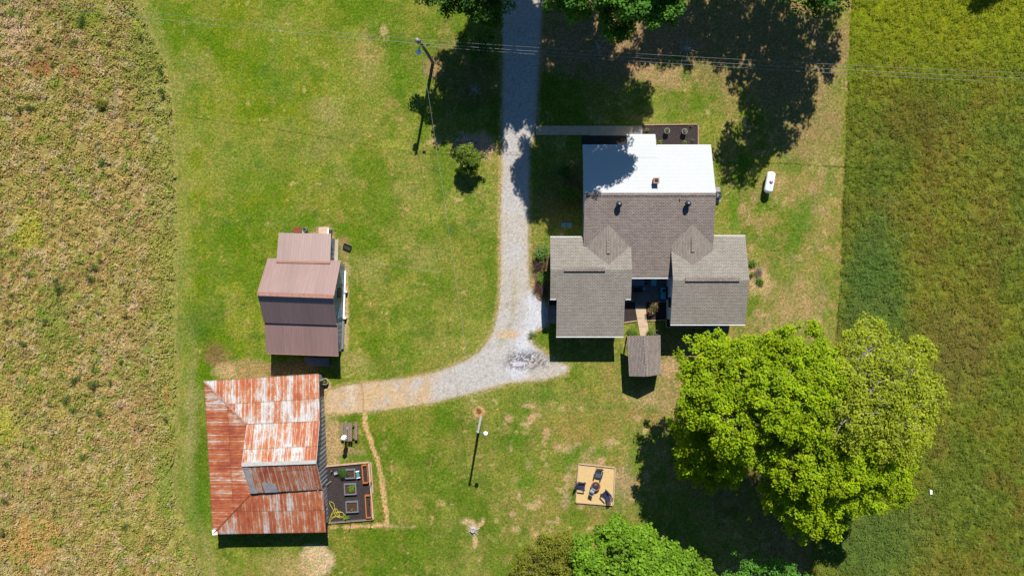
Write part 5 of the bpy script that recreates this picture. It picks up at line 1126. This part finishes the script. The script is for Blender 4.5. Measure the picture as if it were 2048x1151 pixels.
def wire(a, c, sag, label, r=.012, n=26, grp='overhead wires'):
    a = Vector(a); c = Vector(c); pts = []
    for t_ in np.linspace(0, 1, n): q = a.lerp(c, t_) - a; q.z -= 4 * sag * t_ * (1 - t_); pts.append(q)
    b = MB(); b.tube(pts, r, 5); return single(b, 'power_line', M['wire'], label, 'wire', a, 0, grp)
wire(top1 + Vector((.0, 0, .05)), G(-320, -52, 8.2), .9, 'overhead wire running left from the lawn pole, uppermost of the pair', .007)
wire(top1 + Vector((.0, -.2, -.3)), G(-320, -36, 7.9), .9, 'overhead wire running left from the lawn pole, lower of the pair', .010)
wire(top1 + Vector((.0, 0, .05)), G(2420, 160, 8.6), .9, 'overhead wire running right over the drive, uppermost of the three', .008)
wire(top1 + Vector((.0, -.2, -.3)), G(2420, 172, 8.4), .9, 'overhead wire running right over the drive, middle of the three', .011)
wire(top1 + Vector((.0, -.3, -.65)), G(2420, 182, 8.2), 1.0, 'overhead wire running right over the drive, lowest of the three', .009)
wire(top1 + Vector((.05, -.1, -.5)), top2 + Vector((-.12, .02, -.15)), 1.3, 'slack service wire hanging between the two utility poles', .009)
b = MB(); b.box((0, 0, 0), (.32, .14, .16)); q = G(856, 89.3, 8.3); single(b, 'cable_splice', M['darkmetal'], 'small dark box hanging on the wire just right of the upper pole', 'splice box', q)

# ------------------------------------------------------------------ stones, dead wood and small things
for px, py, lb in ((915, 281, 'flat grey stone block by the lone small tree, leftmost of three'), (936.5, 280.5, 'flat grey stone block by the lone small tree, middle of three'), (952, 281.5, 'flat grey stone block by the lone small tree, rightmost of three')):
    b = MB(); b.prism([(-.2, -.13), (.2, -.13), (.21, .12), (-.19, .13)], 0, .2); b.prism([(-.17, -.1), (.17, -.1), (.18, .1), (-.16, .1)], .2, .22); single(b, 'stone_block', M['stone'], lb, 'stone block', G(px, py), random.uniform(-.1, .1), 'stone blocks by the small tree')
def dead(label, px, py, n, ln, mat, spread=6.28, a0_=0, name='dead_branch', rr=.035):
    b = MB()
    for i in range(n):
        a = a0_ + spread * (i + random.uniform(-.3, .3)) / n; l_ = ln * random.uniform(.6, 1.1); z = .12
        p1_ = (math.cos(a) * l_ * .5, math.sin(a) * l_ * .5, z + .15); a2 = a + random.uniform(-.4, .4); p2_ = (p1_[0] + math.cos(a2) * l_ * .5, p1_[1] + math.sin(a2) * l_ * .5, z + random.uniform(0, .3))
        b.tube([(0, 0, .05), p1_, p2_], [rr, rr * .7, rr * .35], 5)
        a3 = a + random.choice((-.7, .7)); b.tube([p1_, (p1_[0] + math.cos(a3) * l_ * .3, p1_[1] + math.sin(a3) * l_ * .3, z + .2)], [rr * .6, rr * .3], 4)
    return single(b, name, M[mat], label, 'dead branches', G(px, py))
dead('bare brown twigs beside the lone small tree', 947, 307, 5, .95, 'bark', 1.8, .3)
dead('bleached fallen branches on the litter under the north trees', 1372, 98, 13, 1.5, 'greybark', 6.28, 0, 'fallen_branch')
dead('pale twigs on the shaded ground above the white roof', 1196, 96, 8, 1.1, 'greybark', 6.28, 0, 'fallen_branch')
dead('grey bare bush in the tree shadow left of the drive', 950, 180, 16, 1.0, 'greybark', 6.28, 0, 'bare_bush', .02)
p = G(946, 1059, .1); st = thing('tree_stump', 'weathered grey tree stump with roots on the south lawn', 'stump', (p.x, p.y, 0))
b = MB(); b.lathe((0, 0, -.05), [(.42, 0), (.3, .12), (.26, .3), (.2, .32), (.1, .27)], 11); b.build('stump', M['greybark'], st)
b = MB()
for a in (0.2, 1.4, 2.4, 3.6, 4.9, 5.5): b.tube([(math.cos(a) * .25, math.sin(a) * .25, .08), (math.cos(a) * .7, math.sin(a) * .7, .01)], [.07, .03], 6)
b.build('root', M['greybark'], st)
p = G(1862, 983, .2); b = MB(); b.prism([(-.13, -.2), (.09, -.24), (.14, .18), (-.08, .24)], .18, .23); b.box((0, 0, .1), (.08, .08, .2)); single(b, 'white_marker', M['white'], 'small white board lying in the pasture grass', 'board', (p.x, p.y, 0), .15)
b = MB()
for k in range(2): b.box((-.28 + k * .56, 0, .06), (.5, .5, .1))
single(b, 'valve_box', M['tealgreen'], 'pair of square green utility lids in the grass left of the house', 'valve box', G(1133, 450))
# tiny yard bits
b = MB(); b.tube([(0, 0, .04), (.6, .15, .04), (1.1, .5, .04), (1.35, 1.0, .04)], .02, 6); single(b, 'garden_hose', M['tealgreen'], 'green hose curving over the shaded grass below the left wing', 'hose', G(1200, 690))
